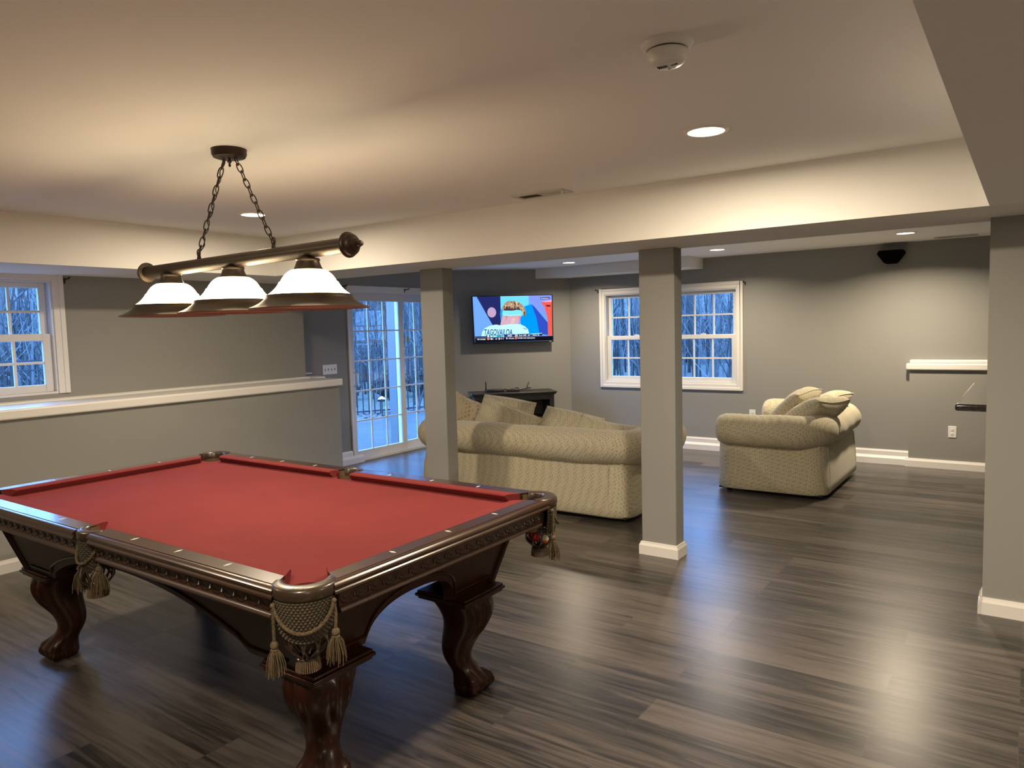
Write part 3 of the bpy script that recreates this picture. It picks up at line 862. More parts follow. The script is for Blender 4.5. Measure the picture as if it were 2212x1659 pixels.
def pocket(cx, cy, ang, half, rin, rout, side, seed):
    """ang: outward direction; half: half angle of the collar"""
    C = Vector((cx, cy, 0))
    prof = []
    # collar cross-section (radius, z)
    sec = [(rin, PZ - .034), (rin, PZ - .003), (rin + .004, PZ + .002), (rin + .010, PZ + .004), (rout - .010, PZ + .003), (rout - .003, PZ - .001), (rout, PZ - .007), (rout + .001, PZ - .028), (rout - .004, PZ - .034)]
    N = 30; g = G(); vs = []; n = len(sec)
    for k in range(N + 1):
        a = ang - half + 2 * half * k / N
        e = abs(2 * k / N - 1)
        for r, z in sec:
            # horns taper: pull the outer radius in near the two ends
            r2 = r if r < rin + .013 else rin + .013 + (r - rin - .013) * (1 if e < .72 else 1 - ((e - .72) / .28) ** 2 * .45)
            sq = 1.0
            if not side:      # square the outline a little toward the table corner
                dd = abs(((a - ang + PI) % (2 * PI)) - PI)
                sq = 1 + (.07 * math.cos(dd * 2) if r > rin + .02 else 0)
            vs.append((cx + r2 * sq * math.cos(a), cy + r2 * sq * math.sin(a), z))
    fs = []
    for k in range(N):
        for i in range(n):
            j = (i + 1) % n
            fs.append((k * n + i, k * n + j, (k + 1) * n + j, (k + 1) * n + i))
    fs += [tuple(range(n)), tuple(N * n + i for i in range(n))]
    g.add(vs, fs)
    # stitched welt
    P = g.build('pocket', 'leather', pt, smooth=True, ang=50)
    st = G()
    for k in range(0, 46):
        a = ang - half * .66 + 1.32 * half * k / 45
        r = rout - .012
        sq = 1.0 if side else 1 + .07 * math.cos(abs(a - ang) * 2)
        st.ball((cx + r * sq * math.cos(a), cy + r * sq * math.sin(a), PZ + .0030), (.0016, .0016, .0012), 6, 4)
    st.build('stitching', 'rope', P)
    # lining: open cup of leather under the hole, toward outside
    G().lathe([(rin + .002, PZ - .006), (rin, BED - .02), (rin - .004, BED - .07), (rin - .014, BED - .11)], 24, at=(cx, cy, 0), a0=ang - 1.9, a1=ang + 1.9).build('lining', 'leatherin', P, smooth=True)
    # woven shield in front
    hw = math.radians(56 if not side else 62)
    ztop = PZ - .036; zbot = ztop - .125
    def fn(u, v):
        a = ang - hw + 2 * hw * u
        e = abs(2 * u - 1)
        low = zbot + .035 * e ** 2
        z = ztop + (low - ztop) * v
        r = (rout - .006) * (1 - .10 * v * v)
        nu_, nv_ = (17, 15) if not side else (9, 15)
        b = .0052 * abs(math.sin(PI * (u * nu_ + .5 * math.floor(v * nv_)))) * abs(math.sin(PI * v * nv_)) ** .6
        r += b
        sq = 1.0 if side else 1 + .06 * math.cos(abs(a - ang) * 2)
        return (cx + r * sq * math.cos(a), cy + r * sq * math.sin(a), z)
    G().grid(fn, 150 if not side else 80, 120).build('woven_shield', 'net', P, smooth=True, ang=180)
    # basket of leather straps below, with bottom fringe
    bc = C + Vector((math.cos(ang), math.sin(ang), 0)) * (rout - .072 if not side else rout - .056)
    zt = BED - .075; zb = zt - .085
    zt -= .030; zb -= .030
    b = G()
    for k in range(9):
        a = 2 * PI * k / 9 + .2
        for sgn in (-1, 1):
            pts = []
            for i in range(9):
                v = i / 8; r = .046 + .014 * math.sin(PI * min(1, v * 1.15)) - .022 * max(0, v - .55) / .45
                aa = a + sgn * .33 * math.sin(PI * v)
                pts.append(bc + Vector((r * math.cos(aa), r * math.sin(aa), zt + (zb - zt) * v)))
            b.tube(pts, [.0035] * 9, 5)
    b.lathe([(.047, zt + .008), (.051, zt + .004), (.051, zt - .004), (.047, zt - .008)], 28, at=(bc.x, bc.y, 0))
    b.lathe([(.030, zb + .008), (.034, zb + .004), (.033, zb - .006), (.0, zb - .006)], 24, at=(bc.x, bc.y, 0))
    b.build('strap_basket', 'leather', P, smooth=True)
    f = G()
    for k in range(34):
        a = 2 * PI * k / 34; r = .0315
        f.tube([bc + Vector((r * math.cos(a), r * math.sin(a), zb)), bc + Vector((1.12 * r * math.cos(a), 1.12 * r * math.sin(a), zb - .034))], .0028, 4)
    f.build('fringe', 'rope', P, smooth=True)
    # rope swag, hanging ropes, tassels
    rg = G()
    a0, a1 = ang - hw * .86, ang + hw * .86
    R = rout + .006
    def pa(a, z, k=1.0):
        sq = 1.0 if side else 1 + .06 * math.cos(abs(a - ang) * 2)
        return Vector((cx + R * sq * k * math.cos(a), cy + R * sq * k * math.sin(a), z))
    sw = []
    for i in range(19):
        k = i / 18; a = a0 + (a1 - a0) * k
        sag = (.074 if not side else .07) * (1 - (2 * k - 1) ** 2) ** .8
        sw.append(pa(a, ztop - .012 - sag, 1 - .035 * (1 - (2 * k - 1) ** 2)))
    rope(rg, sw, .0055)
    tl = []
    for a, ln_ in ((a0, .105), (a1, .082)):
        if side: ln_ *= .95
        pts = [pa(a, ztop - .012), pa(a + .02, ztop - .05, 1.02), pa(a, ztop - .012 - ln_, 1.01)]
        rope(rg, pts, .0050)
        rg.ball(tuple(pa(a, ztop - .012, 1.0)), .008, 10, 8)
        tl.append(pts[-1])
    rg.build('rope_swag', 'rope', P, smooth=True)
    for i, p in enumerate(tl): tassel(P, p, 1.12, seed * 10 + i)
    return bc, zt, zb
pk = []
for i, (sx, sy) in enumerate(((1, -1), (1, 1), (-1, -1), (-1, 1))):
    pk.append(pocket(sx * CP[0], sy * CP[1], math.atan2(sy, sx), math.radians(86), .062, .108, False, 3 + i))
for i, sy in enumerate((-1, 1)):
    pk.append(pocket(0, sy * SP, sy * PI / 2, math.radians(66), .050, .086, True, 11 + i))
# balls left in the far right corner pocket
def ball(x, y, z, col, label, stripe=False):
    m, nt, b = new_mat('ball_' + label.split()[0]); b.inputs['Roughness'].default_value = .12; b.inputs['Coat Weight'].default_value = .4
    if stripe:
        tc = nt.nodes.new('ShaderNodeTexCoord'); sp = nt.nodes.new('ShaderNodeSeparateXYZ'); ma = nt.nodes.new('ShaderNodeMath'); ma.operation = 'ABSOLUTE'
        gt = nt.nodes.new('ShaderNodeMath'); gt.operation = 'LESS_THAN'; gt.inputs[1].default_value = .014
        mx = nt.nodes.new('ShaderNodeMixRGB'); mx.inputs['Color1'].default_value = (.75, .7, .55, 1); mx.inputs['Color2'].default_value = (*col, 1)
        nt.links.new(tc.outputs['Object'], sp.inputs[0]); nt.links.new(sp.outputs[2], ma.inputs[0]); nt.links.new(ma.outputs[0], gt.inputs[0]); nt.links.new(gt.outputs[0], mx.inputs['Fac']); nt.links.new(mx.outputs[0], b.inputs['Base Color'])
    else: b.inputs['Base Color'].default_value = (*col, 1)
    g = G().ball((0, 0, 0), .0285, 24, 14); o = g.build('billiard_ball', m, smooth=True); o.location = (x, y, z); o.rotation_euler = (.6, .3, 0)
    tag(o, label, 'ball', 'billiard balls in the corner pocket')
bc, zt, zb = pk[1]
wx, wy = PX + bc.x, PY + bc.y
ball(wx - .014, wy - .016, zb + .056, (.55, .02, .02), 'red billiard ball in the strap basket of the right corner pocket')
ball(wx + .018, wy + .018, zb + .038, (.75, .16, .03), 'orange striped billiard ball beneath the red ball in the pocket', True)

# ------------------------------------------------------------------ upholstery
def rrect(x0, x1, y0, y1, r, n=8):
    out = []
    for cx, cy, a0 in ((x1 - r, y0 + r, -PI / 2), (x1 - r, y1 - r, 0), (x0 + r, y1 - r, PI / 2), (x0 + r, y0 + r, PI)):
        out += [(cx + r * math.cos(a0 + PI / 2 * i / n), cy + r * math.sin(a0 + PI / 2 * i / n)) for i in range(n + 1)]
    return out
def rolled_sofa(name, label, loc, rotz, W, D, seats):
    """local: back along y=0 facing +y, width W centred on x"""
    t = thing(name, label, 'sofa', loc, (0, 0, rotz))
    hw = W / 2; R = .142; zr = .572; ci = .02
    # base shell: rounded footprint flaring slightly to the floor
    g = G(); rings = []
    for z, gr in ((.035, .0), (.05, .012), (.12, .010), (.30, .0), (.43, -.02), (.50, -.03)):
        rings.append([(x, y, z) for x, y in rrect(-hw - gr, hw + gr, -gr, D, .15)])
    n = len(rings[0]); vs = [p for r in rings for p in r]; fs = []
    for i in range(len(rings) - 1):
        for k in range(n): fs.append((i * n + k, i * n + (k + 1) % n, i * n + n + (k + 1) % n, i * n + n + k))
    fs += [tuple(range(n - 1, -1, -1)), tuple((len(rings) - 1) * n + k for k in range(n))]
    g.add(vs, fs)
    # vertical seam welts at the back corners
    for s_ in (-1, 1): g.tube([(s_ * (hw - .16), -.012, .05), (s_ * (hw - .165), -.004, .25), (s_ * (hw - .17), .012, .44)], .0035, 5)
    g.build('base', 'fabric', t, smooth=True, ang=50)
    # continuous roll over arms and back
    path = []
    rc = .20; x1 = hw - ci; y0 = .085
    for i in range(13): path.append(Vector((-x1, D - .03 - (D - .03 - y0 - rc) * i / 12, zr)))
    for i in range(1, 9):
        a = PI + PI / 2 * i / 8; path.append(Vector((-x1 + rc + rc * math.cos(a), y0 + rc + rc * math.sin(a), zr)))
    nb = 40
    for i in range(1, nb + 1): path.append(Vector((-x1 + rc + (2 * x1 - 2 * rc) * i / nb, y0, zr)))
    for i in range(1, 9):
        a = -PI / 2 + PI / 2 * i / 8; path.append(Vector((x1 - rc + rc * math.cos(a), y0 + rc + rc * math.sin(a), zr)))
    for i in range(1, 13): path.append(Vector((x1, y0 + rc + (D - .03 - y0 - rc) * i / 12, zr)))
    # arclength and pleats
    n = 40; rings = []; m = len(path); seamx = hw - .27
    fine = []
    for i in range(m - 1):
        st = max(1, int((path[i + 1] - path[i]).length / .012))
        for k in range(st): fine.append(path[i].lerp(path[i + 1], k / st))
    fine.append(path[-1]); m = len(fine)
    ln_ = 0; vs = []
    rnd = random.Random(hash(name) % 1000 if False else 5)
    for i, p in enumerate(fine):
        tan = (fine[min(i + 3, m - 1)] - fine[max(i - 3, 0)]).normalized()
        out = Vector((tan.y, -tan.x, 0)); out = out.normalized()
        if i: ln_ += (p - fine[i - 1]).length
        curv = math.exp(-((abs(p.x) - (x1 - rc * .3)) / .13) ** 2) * (1 if p.y < y0 + rc * 1.25 else .25)
        seam = min(1, abs(abs(p.x) - seamx) / .012) if p.y < y0 + .02 else 1
        endf = 1.0
        e0 = min(ln_, 9)
        for k in range(n):
            a = 2 * PI * k / n
            low = max(0, -math.sin(a)) * .9 + .12
            pl = -.006 * curv * low * (.5 + .5 * math.cos(ln_ * 2 * PI / .042 + 1.2 * math.sin(ln_ * 9)))
            soft = .003 * math.sin(ln_ * 7 + a * 2) + .002 * math.sin(ln_ * 17 + 3 * a) + .0016 * math.sin(ln_ * 95 + a * 4.0 + 2 * math.sin(ln_ * 6)) * (.5 + .5 * math.sin(ln_ * 4.1))
            rad = R + pl + soft - (1 - seam) * .010
            # rounded ends
            d0 = min((p - fine[0]).length if i < m / 2 else 9, (p - fine[-1]).length if i > m / 2 else 9)
            if d0 < .09: rad *= .62 + .38 * math.sqrt(max(0, 1 - (1 - d0 / .09) ** 2))
            vs.append(tuple(p + out * math.cos(a) * rad * 1.0 + Vector((0, 0, math.sin(a) * rad))))
    fs = []
    for i in range(m - 1):
        for k in range(n): fs.append((i * n + k, i * n + (k + 1) % n, (i + 1) * n + (k + 1) % n, (i + 1) * n + k))
    fs += [tuple(range(n)), tuple((m - 1) * n + k for k in range(n))]
    G().add(vs, fs)
    g = G(); g.add(vs, fs); g.build('rolled_arms_and_back', 'fabric', t, smooth=True, ang=70)
    # welt under the roll
    # inner fill under roll so back reads solid
    g = G().box(-hw + .06, hw - .06, .05, .20, .3, .56).box(-hw + .05, -hw + .17, .1, D - .06, .3, .55).box(hw - .17, hw - .05, .1, D - .06, .3, .55)
    g.build('inner_back', 'fabric', t, bevel=.02)
    sw = (W - .36) / seats
    for i in range(seats):
        x0 = -hw + .18 + sw * i
        G().box(x0 + .004, x0 + sw - .004, .22, D + .01, .30, .455).build('seat_cushion', 'fabric', t, bevel=.045, seg=4)
    f = G()
    for sx in (-1, 1):
        for y in (.10, D - .10): f = G().tube([(sx * (hw - .12), y, 0), (sx * (hw - .12), y, .05)], .025, 12); f.build('foot', 'dark', t)
    G().box(-hw + .03, hw - .03, .03, D - .03, .028, .04).build('bottom_cloth', 'dark', t)
    return t
sofa = rolled_sofa('sofa', 'long dotted beige sofa seen from behind, between the two columns', (-3.57, 5.02, 0), 0, 2.16, .98, 3)
seat = rolled_sofa('loveseat', 'dotted beige loveseat turned side-on beneath the wall speaker', (-1.385, 7.22, 0), PI / 2, 1.46, .95, 2)
def pillow(label, loc, rot, w, h, th, mat='fabric', cat='cushion', group=None, seed=1, name='cushion'):
    rnd = random.Random(seed); ph = [rnd.uniform(0, 6) for _ in range(6)]
    g = G(); N = 34
    def f(sg):
        def fn(u, v):
            x = 2 * u - 1; y = 2 * v - 1
            e = max(0, (1 - abs(x) ** 2.6)) ** .40 * max(0, (1 - abs(y) ** 2.6)) ** .40
            pin = 1 - .05 * (1 - y * y) * abs(x) ** 3; pin2 = 1 - .05 * (1 - x * x) * abs(y) ** 3
            wob = .05 * math.sin(3 * x + ph[0]) * math.sin(2.5 * y + ph[1]) + .03 * math.sin(7 * x + ph[2] + 3 * y)
            cr = .05 * math.sin(9 * math.atan2(y, x + .01) + ph[3]) * (x * x + y * y) * .6
            bend = .06 * th * math.sin(2.0 * x + ph[4])
            return (x * pin * w / 2, sg * th / 2 * e * (1 + wob + cr) + bend, y * pin2 * h / 2 + .012 * math.sin(2.2 * x + ph[5]))
        return fn
    g.grid(f(1), N, N); g.grid(f(-1), N, N)
    rim = []
    for i in range(N): rim.append(f(1)(i / (N - 1), 0))
    for i in range(1, N): rim.append(f(1)(1, i / (N - 1)))
    for i in range(1, N): rim.append(f(1)(1 - i / (N - 1), 1))
    for i in range(1, N - 1): rim.append(f(1)(0, 1 - i / (N - 1)))
    o = g.build(name, mat, smooth=True, ang=80)
    G().tube(rim, .005, 6, closed=True).build('piping', mat, o, smooth=True)
    o.location = loc; o.rotation_euler = rot
    tag(o, label, cat, group); return o
SG = 'loose cushions on the long sofa'
D_ = math.radians
pillow('big beige sofa cushion with a raised left corner, in front of the television stand', (-3.90, 5.37, .605), (D_(-14), D_(20), D_(4)), .66, .47, .21, group=SG, seed=3)
pillow('pale patterned cushion half hidden behind the left column', (-4.40, 5.42, .675), (D_(-12), D_(24), D_(10)), .50, .44, .19, 'fabric2', group=SG, seed=5)
pillow('beige cushion wedged between the pale cushion and the big sofa cushion', (-4.06, 5.60, .665), (D_(-22), D_(5), D_(-4)), .62, .44, .18, group=SG, seed=8)
pillow('beige sofa cushion slumped just right of the big raised-corner cushion', (-3.30, 5.48, .595), (D_(-32), D_(8), D_(-3)), .60, .44, .20, group=SG, seed=13)
pillow('beige sofa cushion lying lowest, next to the near column', (-2.86, 5.38, .56), (D_(-36), D_(8), D_(3)), .60, .42, .20, group=SG, seed=21)
LG = 'loose cushions on the loveseat'
def lean(o, c, ang, yaw):
    # cushion leaning on the back roll: broad side up and to the front, seen nearly edge-on
    hdir = Vector((math.cos(ang), 0, math.sin(ang))); wdir = Vector((0, 1, 0)); n = hdir.cross(wdir)
    m3 = Matrix((wdir, n, hdir)).transposed()
    o.matrix_world = Matrix.Translation(c) @ (Matrix.Rotation(yaw, 3, 'Z') @ m3).to_4x4()
    return o
lean(pillow('leftmost cushion on the loveseat, leaning steeply with a pointed top', (0, 0, 0), (0, 0, 0), .42, .44, .19, group=LG, seed=31), (-1.765, 7.00, .735), D_(44), D_(-16))
lean(pillow('plump front cushion on the loveseat resting on the rolled arm', (0, 0, 0), (0, 0, 0), .40, .46, .21, group=LG, seed=33), (-1.545, 6.82, .722), D_(29), D_(-24))
lean(pillow('rear cushion on the loveseat with one corner over the back', (0, 0, 0), (0, 0, 0), .42, .44, .18, group=LG, seed=35), (-1.60, 7.40, .715), D_(30), D_(-10))

# ------------------------------------------------------------------ television wall
R2 = 2 ** -.5
def diag(t, off, z):     # t along the wall from its right-hand corner (negative to the left), off into the room
    return (DX + t * R2 + off * R2, DY + t * R2 - off * R2, z)
tv = thing('television', 'wall-mounted flat television showing a football game on the corner wall', 'television', diag(-.795, .115, 1.6465), (0, 0, PI / 4))
TW, TH = 1.074, .622
g = G().box(-TW / 2, TW / 2, -.004, .030, -TH / 2, TH / 2)
g.box(-.36, .36, .030, .062, -.24, .16)
g.build('housing', 'black', tv, bevel=.004)
G().box(-.2, .2, .062, .112, -.16, .16).build('wall_bracket', 'black', tv)
# picture: flat coloured shapes as seen on the screen; source frame measured in a 2212 px wide crop
def sp(x, y): return ((x - 1066) / 1750 * TW * .985, (710 - (y - (0.022 * (1072 - x)))) / 1012 * TH * .965 + .004)
pic = G(); pmats = []
layer = [0]
def pm(c, k=1.0):
    m = emit('screen_colour', lin(c), k); pmats.append(m); return len(pmats) - 1
def shape(pts, c, k=1.0):
    layer[0] += 1; y = -.0052 - .00012 * layer[0]
    pic.cur = pm(c, k)
    q = [sp(*p) for p in pts]
    bmx = bmesh.new(); vv = [bmx.verts.new((x, y, z)) for x, z in q]
    f = bmx.faces.new(vv); bmesh.ops.triangulate(bmx, faces=[f])
    bmx.verts.index_update()
    pic.add([v.co[:] for v in bmx.verts], [[v.index for v in f2.verts] for f2 in bmx.faces]); bmx.free()
def ell(cx, cy, rx, ry, n=24, w=0.0): return [(cx + rx * (1 + w * math.sin(5 * a)) * math.cos(a), cy + ry * (1 + w * math.sin(7 * a)) * math.sin(a)) for a in [2 * PI * i / n for i in range(n)]]
shape([(200, 226), (1930, 188), (1930, 1190), (222, 1228)], (110, 165, 250))
shape([(285, 224), (800, 213), (800, 760), (780, 850), (612, 838), (600, 700), (480, 490)], (36, 42, 100))
shape([(800, 213), (1420, 199), (1420, 385), (1340, 440), (1360, 700), (800, 700)], (110, 215, 250))
shape([(1330, 430), (1480, 385), (1620, 800), (1640, 1040), (1400, 1040), (1240, 860), (1225, 700)], (0, 150, 240))
shape([(800, 480), (850, 520), (840, 660), (800, 800), (785, 600)], (50, 150, 225))
shape([(1480, 385), (1545, 440), (1830, 790), (1840, 1070), (1640, 1040), (1620, 800)], (48, 78, 190))
shape([(1420, 199), (1930, 188), (1930, 700), (1820, 720), (1790, 640), (1545, 440), (1480, 385)], (128, 150, 245))
shape(ell(604, 565, 96, 112), (190, 160, 195))
shape([(1690, 352), (1740, 335), (1930, 320), (1930, 1090), (1832, 1080), (1830, 700), (1800, 470)], (235, 95, 80))
shape([(1790, 400), (1900, 400), (1905, 440), (1815, 440)], (110, 40, 45))
shape([(1700, 330), (1930, 288), (1930, 335), (1800, 338)], (250, 160, 205))
# neck, jersey, headband, hair
shape([(835, 630), (1235, 625), (1225, 700), (1190, 800), (1150, 850), (780, 860), (830, 760)], (208, 170, 185))
shape([(900, 640), (960, 640), (930, 700), (915, 760)], (185, 145, 160))
shape([(1040, 700), (1120, 690), (1090, 800), (1010, 810)], (222, 188, 190))
shape([(1190, 660), (1235, 640), (1225, 720), (1200, 770)], (225, 130, 160))
shape([(362, 1120), (380, 1000), (440, 910), (560, 855), (690, 830), (790, 850), (1000, 820), (1220, 825), (1320, 870), (1390, 940), (1415, 1040), (1415, 1100)], (190, 245, 255))
shape([(850, 520), (825, 480), (850, 430), (880, 385), (915, 345), (975, 312), (1030, 330), (1075, 345), (1110, 318), (1165, 322), (1225, 360), (1290, 410), (1335, 480), (1352, 560), (1345, 635), (1290, 652), (1270, 560), (1150, 515)], (170, 140, 110))
rh = random.Random(12)
for k_ in range(46):
    a_ = rh.uniform(PI * 1.02, PI * 2.1); rr_ = rh.uniform(.5, 1.0)
    hx, hy = 1085 + 245 * rr_ * math.cos(a_), 545 + 215 * rr_ * math.sin(a_)
    if hx > 1290: hy += 40
    shape(ell(hx, hy, rh.uniform(10, 26), rh.uniform(14, 34), 9, .25), rh.choice([(215, 190, 150), (190, 160, 130), (120, 90, 75), (95, 70, 62), (228, 205, 165)]))
shape([(862, 522), (878, 478), (905, 500), (930, 430), (955, 490), (985, 440), (1010, 495), (1045, 455), (1075, 500), (1105, 425), (1130, 490), (1165, 440), (1190, 495), (1215, 470), (1238, 520), (1150, 516), (1000, 530)], (70, 48, 55))
for hx in (900, 960, 1020, 1085, 1150, 1200): shape([(hx - 8, 400), (hx + 12, 395), (hx + 6, 505)], (200, 170, 135))
shape([(838, 540), (960, 525), (1060, 530), (1150, 508), (1235, 518), (1275, 560), (1282, 620), (1245, 655), (1225, 628), (960, 642), (828, 618)], (125, 225, 240))
shape([(838, 600), (960, 622), (1225, 610), (1225, 628), (960, 642), (828, 618)], (170, 240, 250))
# maker's tick on the shoulder
shape([(1258, 900), (1300, 912), (1340, 930), (1352, 918), (1360, 940), (1336, 944), (1295, 925)], (150, 110, 110))
# score bar and ticker
shape([(222, 1092), (470, 1086), (470, 1118), (222, 1124)], (20, 24, 50))
shape([(470, 1066), (1700, 1026), (1700, 1078), (470, 1118)], (28, 40, 84))
shape([(545, 1064), (780, 1058), (780, 1112), (545, 1117)], (20, 170, 185))
shape([(780, 1058), (870, 1055), (870, 1109), (780, 1112)], (15, 110, 160))
shape([(1430, 1036), (1700, 1020), (1690, 1034), (1430, 1052)], (170, 235, 250))
shape([(222, 1124), (1930, 1086), (1930, 1186), (222, 1228)], (18, 18, 30))
shape([(222, 1116), (1930, 1078), (1930, 1088), (222, 1126)], (120, 135, 185))
shape([(485, 1122), (535, 1121), (535, 1166), (485, 1167)], (225, 130, 130))
shape([(1092, 1112), (1140, 1110), (1140, 1152), (1092, 1154)], (225, 120, 120))
shape([(1678, 232), (1882, 226), (1882, 274), (1678, 280)], (22, 30, 70))
shape(ell(510, 1086, 22, 22, 14), (235, 245, 250))
shape(ell(580, 1086, 24, 18, 14), (210, 240, 240))
for x, y in ((575, 1146), (748, 1142), (915, 1136)):
    shape([(x, y - 26), (x + 22, y), (x, y + 26), (x - 22, y)] if x == 748 else ell(x, y, 16, 18, 10), (240, 240, 248))
def text_mesh(g, txt, ex, ey, size, wide, c, shear=0.0):
    """letters in screen-crop pixels: lower-left corner, cap height, total width"""
    layer[0] += 1
    cu = bpy.data.curves.new('lettering', 'FONT'); cu.body = txt; cu.size = 1.0; cu.shear = shear; cu.offset = .022
    ob = bpy.data.objects.new('lettering', cu); COL.objects.link(ob)
    bpy.context.view_layer.update()
    me = bpy.data.meshes.new_from_object(ob.evaluated_get(bpy.context.evaluated_depsgraph_get()))
    vs = [v.co.copy() for v in me.vertices]; fs = [list(p.vertices) for p in me.polygons]
    bpy.data.objects.remove(ob); bpy.data.curves.remove(cu); bpy.data.meshes.remove(me)
    x0 = min(v.x for v in vs); x1 = max(v.x for v in vs); y1 = max(v.y for v in vs); y0 = min(0, min(v.y for v in vs))
    pic.cur = pm(c)
    q = []
    for v in vs:
        X = ex + (v.x - x0) / (x1 - x0) * wide; Y = ey - v.y / y1 * size - .022 * (v.x - x0) / (x1 - x0) * wide * 0
        a, b = sp(X, Y); q.append((a, -.0052 - .00012 * layer[0], b))
    g.add(q, fs)
text_mesh(pic, 'TAGOVAILOA', 425, 1062, 130, 615, (40, 92, 150), .18)
WHT = (238, 244, 250)
text_mesh(pic, 'MIA', 622, 1103, 34, 78, WHT)
text_mesh(pic, '12', 792, 1102, 42, 62, WHT)
text_mesh(pic, 'IND', 935, 1096, 38, 95, WHT)
text_mesh(pic, '20', 1090, 1094, 44, 66, WHT)
text_mesh(pic, '3rd', 1185, 1086, 30, 62, WHT)
text_mesh(pic, '1:07', 1270, 1084, 32, 80, WHT)
text_mesh(pic, '29', 1378, 1080, 28, 44, WHT)
text_mesh(pic, '1st & 10', 1490, 1078, 34, 140, WHT)
text_mesh(pic, 'NFL SCORES', 272, 1166, 26, 178, WHT)
text_mesh(pic, 'HOU', 556, 1160, 26, 66, WHT)
text_mesh(pic, '20', 662, 1158, 26, 40, WHT)
text_mesh(pic, 'KC 17', 782, 1154, 26, 72, WHT)
text_mesh(pic, 'FINAL', 955, 1150, 26, 125, WHT)
text_mesh(pic, 'SCORES AND HIGHLIGHTS', 1150, 1144, 26, 385, WHT)
text_mesh(pic, 'SUNDAY', 1690, 268, 26, 180, WHT)
pic.build('screen', pmats, tv)
G().box(TW / 2 - .06, TW / 2 - .03, -.0052, -.004, -TH / 2 + .006, -TH / 2 + .010).build('badge', 'plate', tv)

st = thing('television_stand', 'black wooden television stand against the corner wall behind the sofa', 'cabinet', diag(-.86, .25, 0), (0, 0, PI / 4))
SW, SD, SH = 1.10, .42, .716
g = G()
g.box(-SW / 2, SW / 2, -SD / 2 - .03, SD / 2, SH - .022, SH); g.box(-SW / 2 + .012, SW / 2 - .012, -SD / 2 - .018, SD / 2, SH - .040, SH - .022)
g.build('top', 'cabinet', st, bevel=.006)
g = G(); w = SW / 2 - .035; dd = SD / 2
g.box(-w, -w + .06, -dd, dd, 0, SH - .04).box(w - .06, w, -dd, dd, 0, SH - .04)
g.box(-w + .06, w - .06, -dd, dd - .02, 0.02, .09).box(-w + .06, w - .06, -dd, -dd + .02, SH - .105, SH - .04).box(-w + .06, w - .06, -dd + .01, dd - .02, .36, .385).box(-w + .06, w - .06, dd - .02, dd, .02, SH - .04)
g.box(-w + .42, -w + .445, -dd + .005, dd - .02, .385, SH - .105)
g.build('carcass', 'cabinet', st, bevel=.003)
G().box(-w + .425, -w + .44, -dd - .004, -dd + .006, SH - .15, SH - .108).build('catch', 'vent', st)['label'] = 'small metal catch'

rot = thing('router', 'small black internet router with one upright antenna on the television stand', 'router', diag(-1.085, .235, SH), (0, 0, PI / 4 + .1))
G().box(-.115, .115, -.07, .07, .004, .032).build('case', 'black', rot, bevel=.006)
G().tube([(-.10, .05, .025), (-.10, .055, .13)], [.009, .007], 10).build('antenna', 'black', rot, smooth=True)
bx_ = thing('media_box', 'flat black streaming box beside the router on the television stand', 'media box', diag(-.845, .275, SH), (0, 0, PI / 4 - .25))
G().box(-.085, .085, -.05, .05, .002, .024).build('case', 'black', bx_, bevel=.005)
g = G(); pts = []
for i in range(46):
    k = i / 45; pts.append(Vector(diag(-1.02 + .40 * k + .03 * math.sin(k * 14), .15 + .06 * math.sin(k * 9), SH + .008 + .020 * abs(math.sin(k * 8)))))
for i in range(1, 8): pts.append(Vector(diag(-.62 + .03 * i / 7, .03, SH + .01 + .012 * i)))
g.tube(pts, .005, 6); o = g.build('power_cable', 'black', smooth=True); tag(o, 'tangled black cable behind the router, on the television stand', 'cable')

# ------------------------------------------------------------------ small fittings
sd = thing('smoke_detector', 'round off-white smoke detector on the raised ceiling', 'smoke detector', (-.858, 2.02, ZC))
G().lathe([(0, 0), (.074, 0), (.074, -.006), (.068, -.014), (.060, -.020), (0, -.020)], 44).build('base_ring', 'detector', sd, smooth=True)
G().lathe([(.052, -.019), (.052, -.025), (0, -.025)], 40).build('gap', 'slot', sd)
g = G().lathe([(0, -.024), (.056, -.024), (.058, -.030), (.056, -.042), (.050, -.054), (.040, -.062), (.020, -.065), (0, -.0655)], 44)
g.build('cover', 'detector', sd, smooth=True)
g = G()
for i in range(5): g.box(-.026 + .006 * i, -.023 + .006 * i, -.012, .004, -.0668, -.064)
g.box(.012, .032, -.004, -.001, -.066, -.063).box(-.006, .010, .020, .022, -.0665, -.063)
g.build('grille', 'slot', sd)
G().lathe([(0, -.0685), (.010, -.0675), (.011, -.064)], 18, at=(.012, .010, 0)).build('test_button', 'detector', sd, smooth=True)

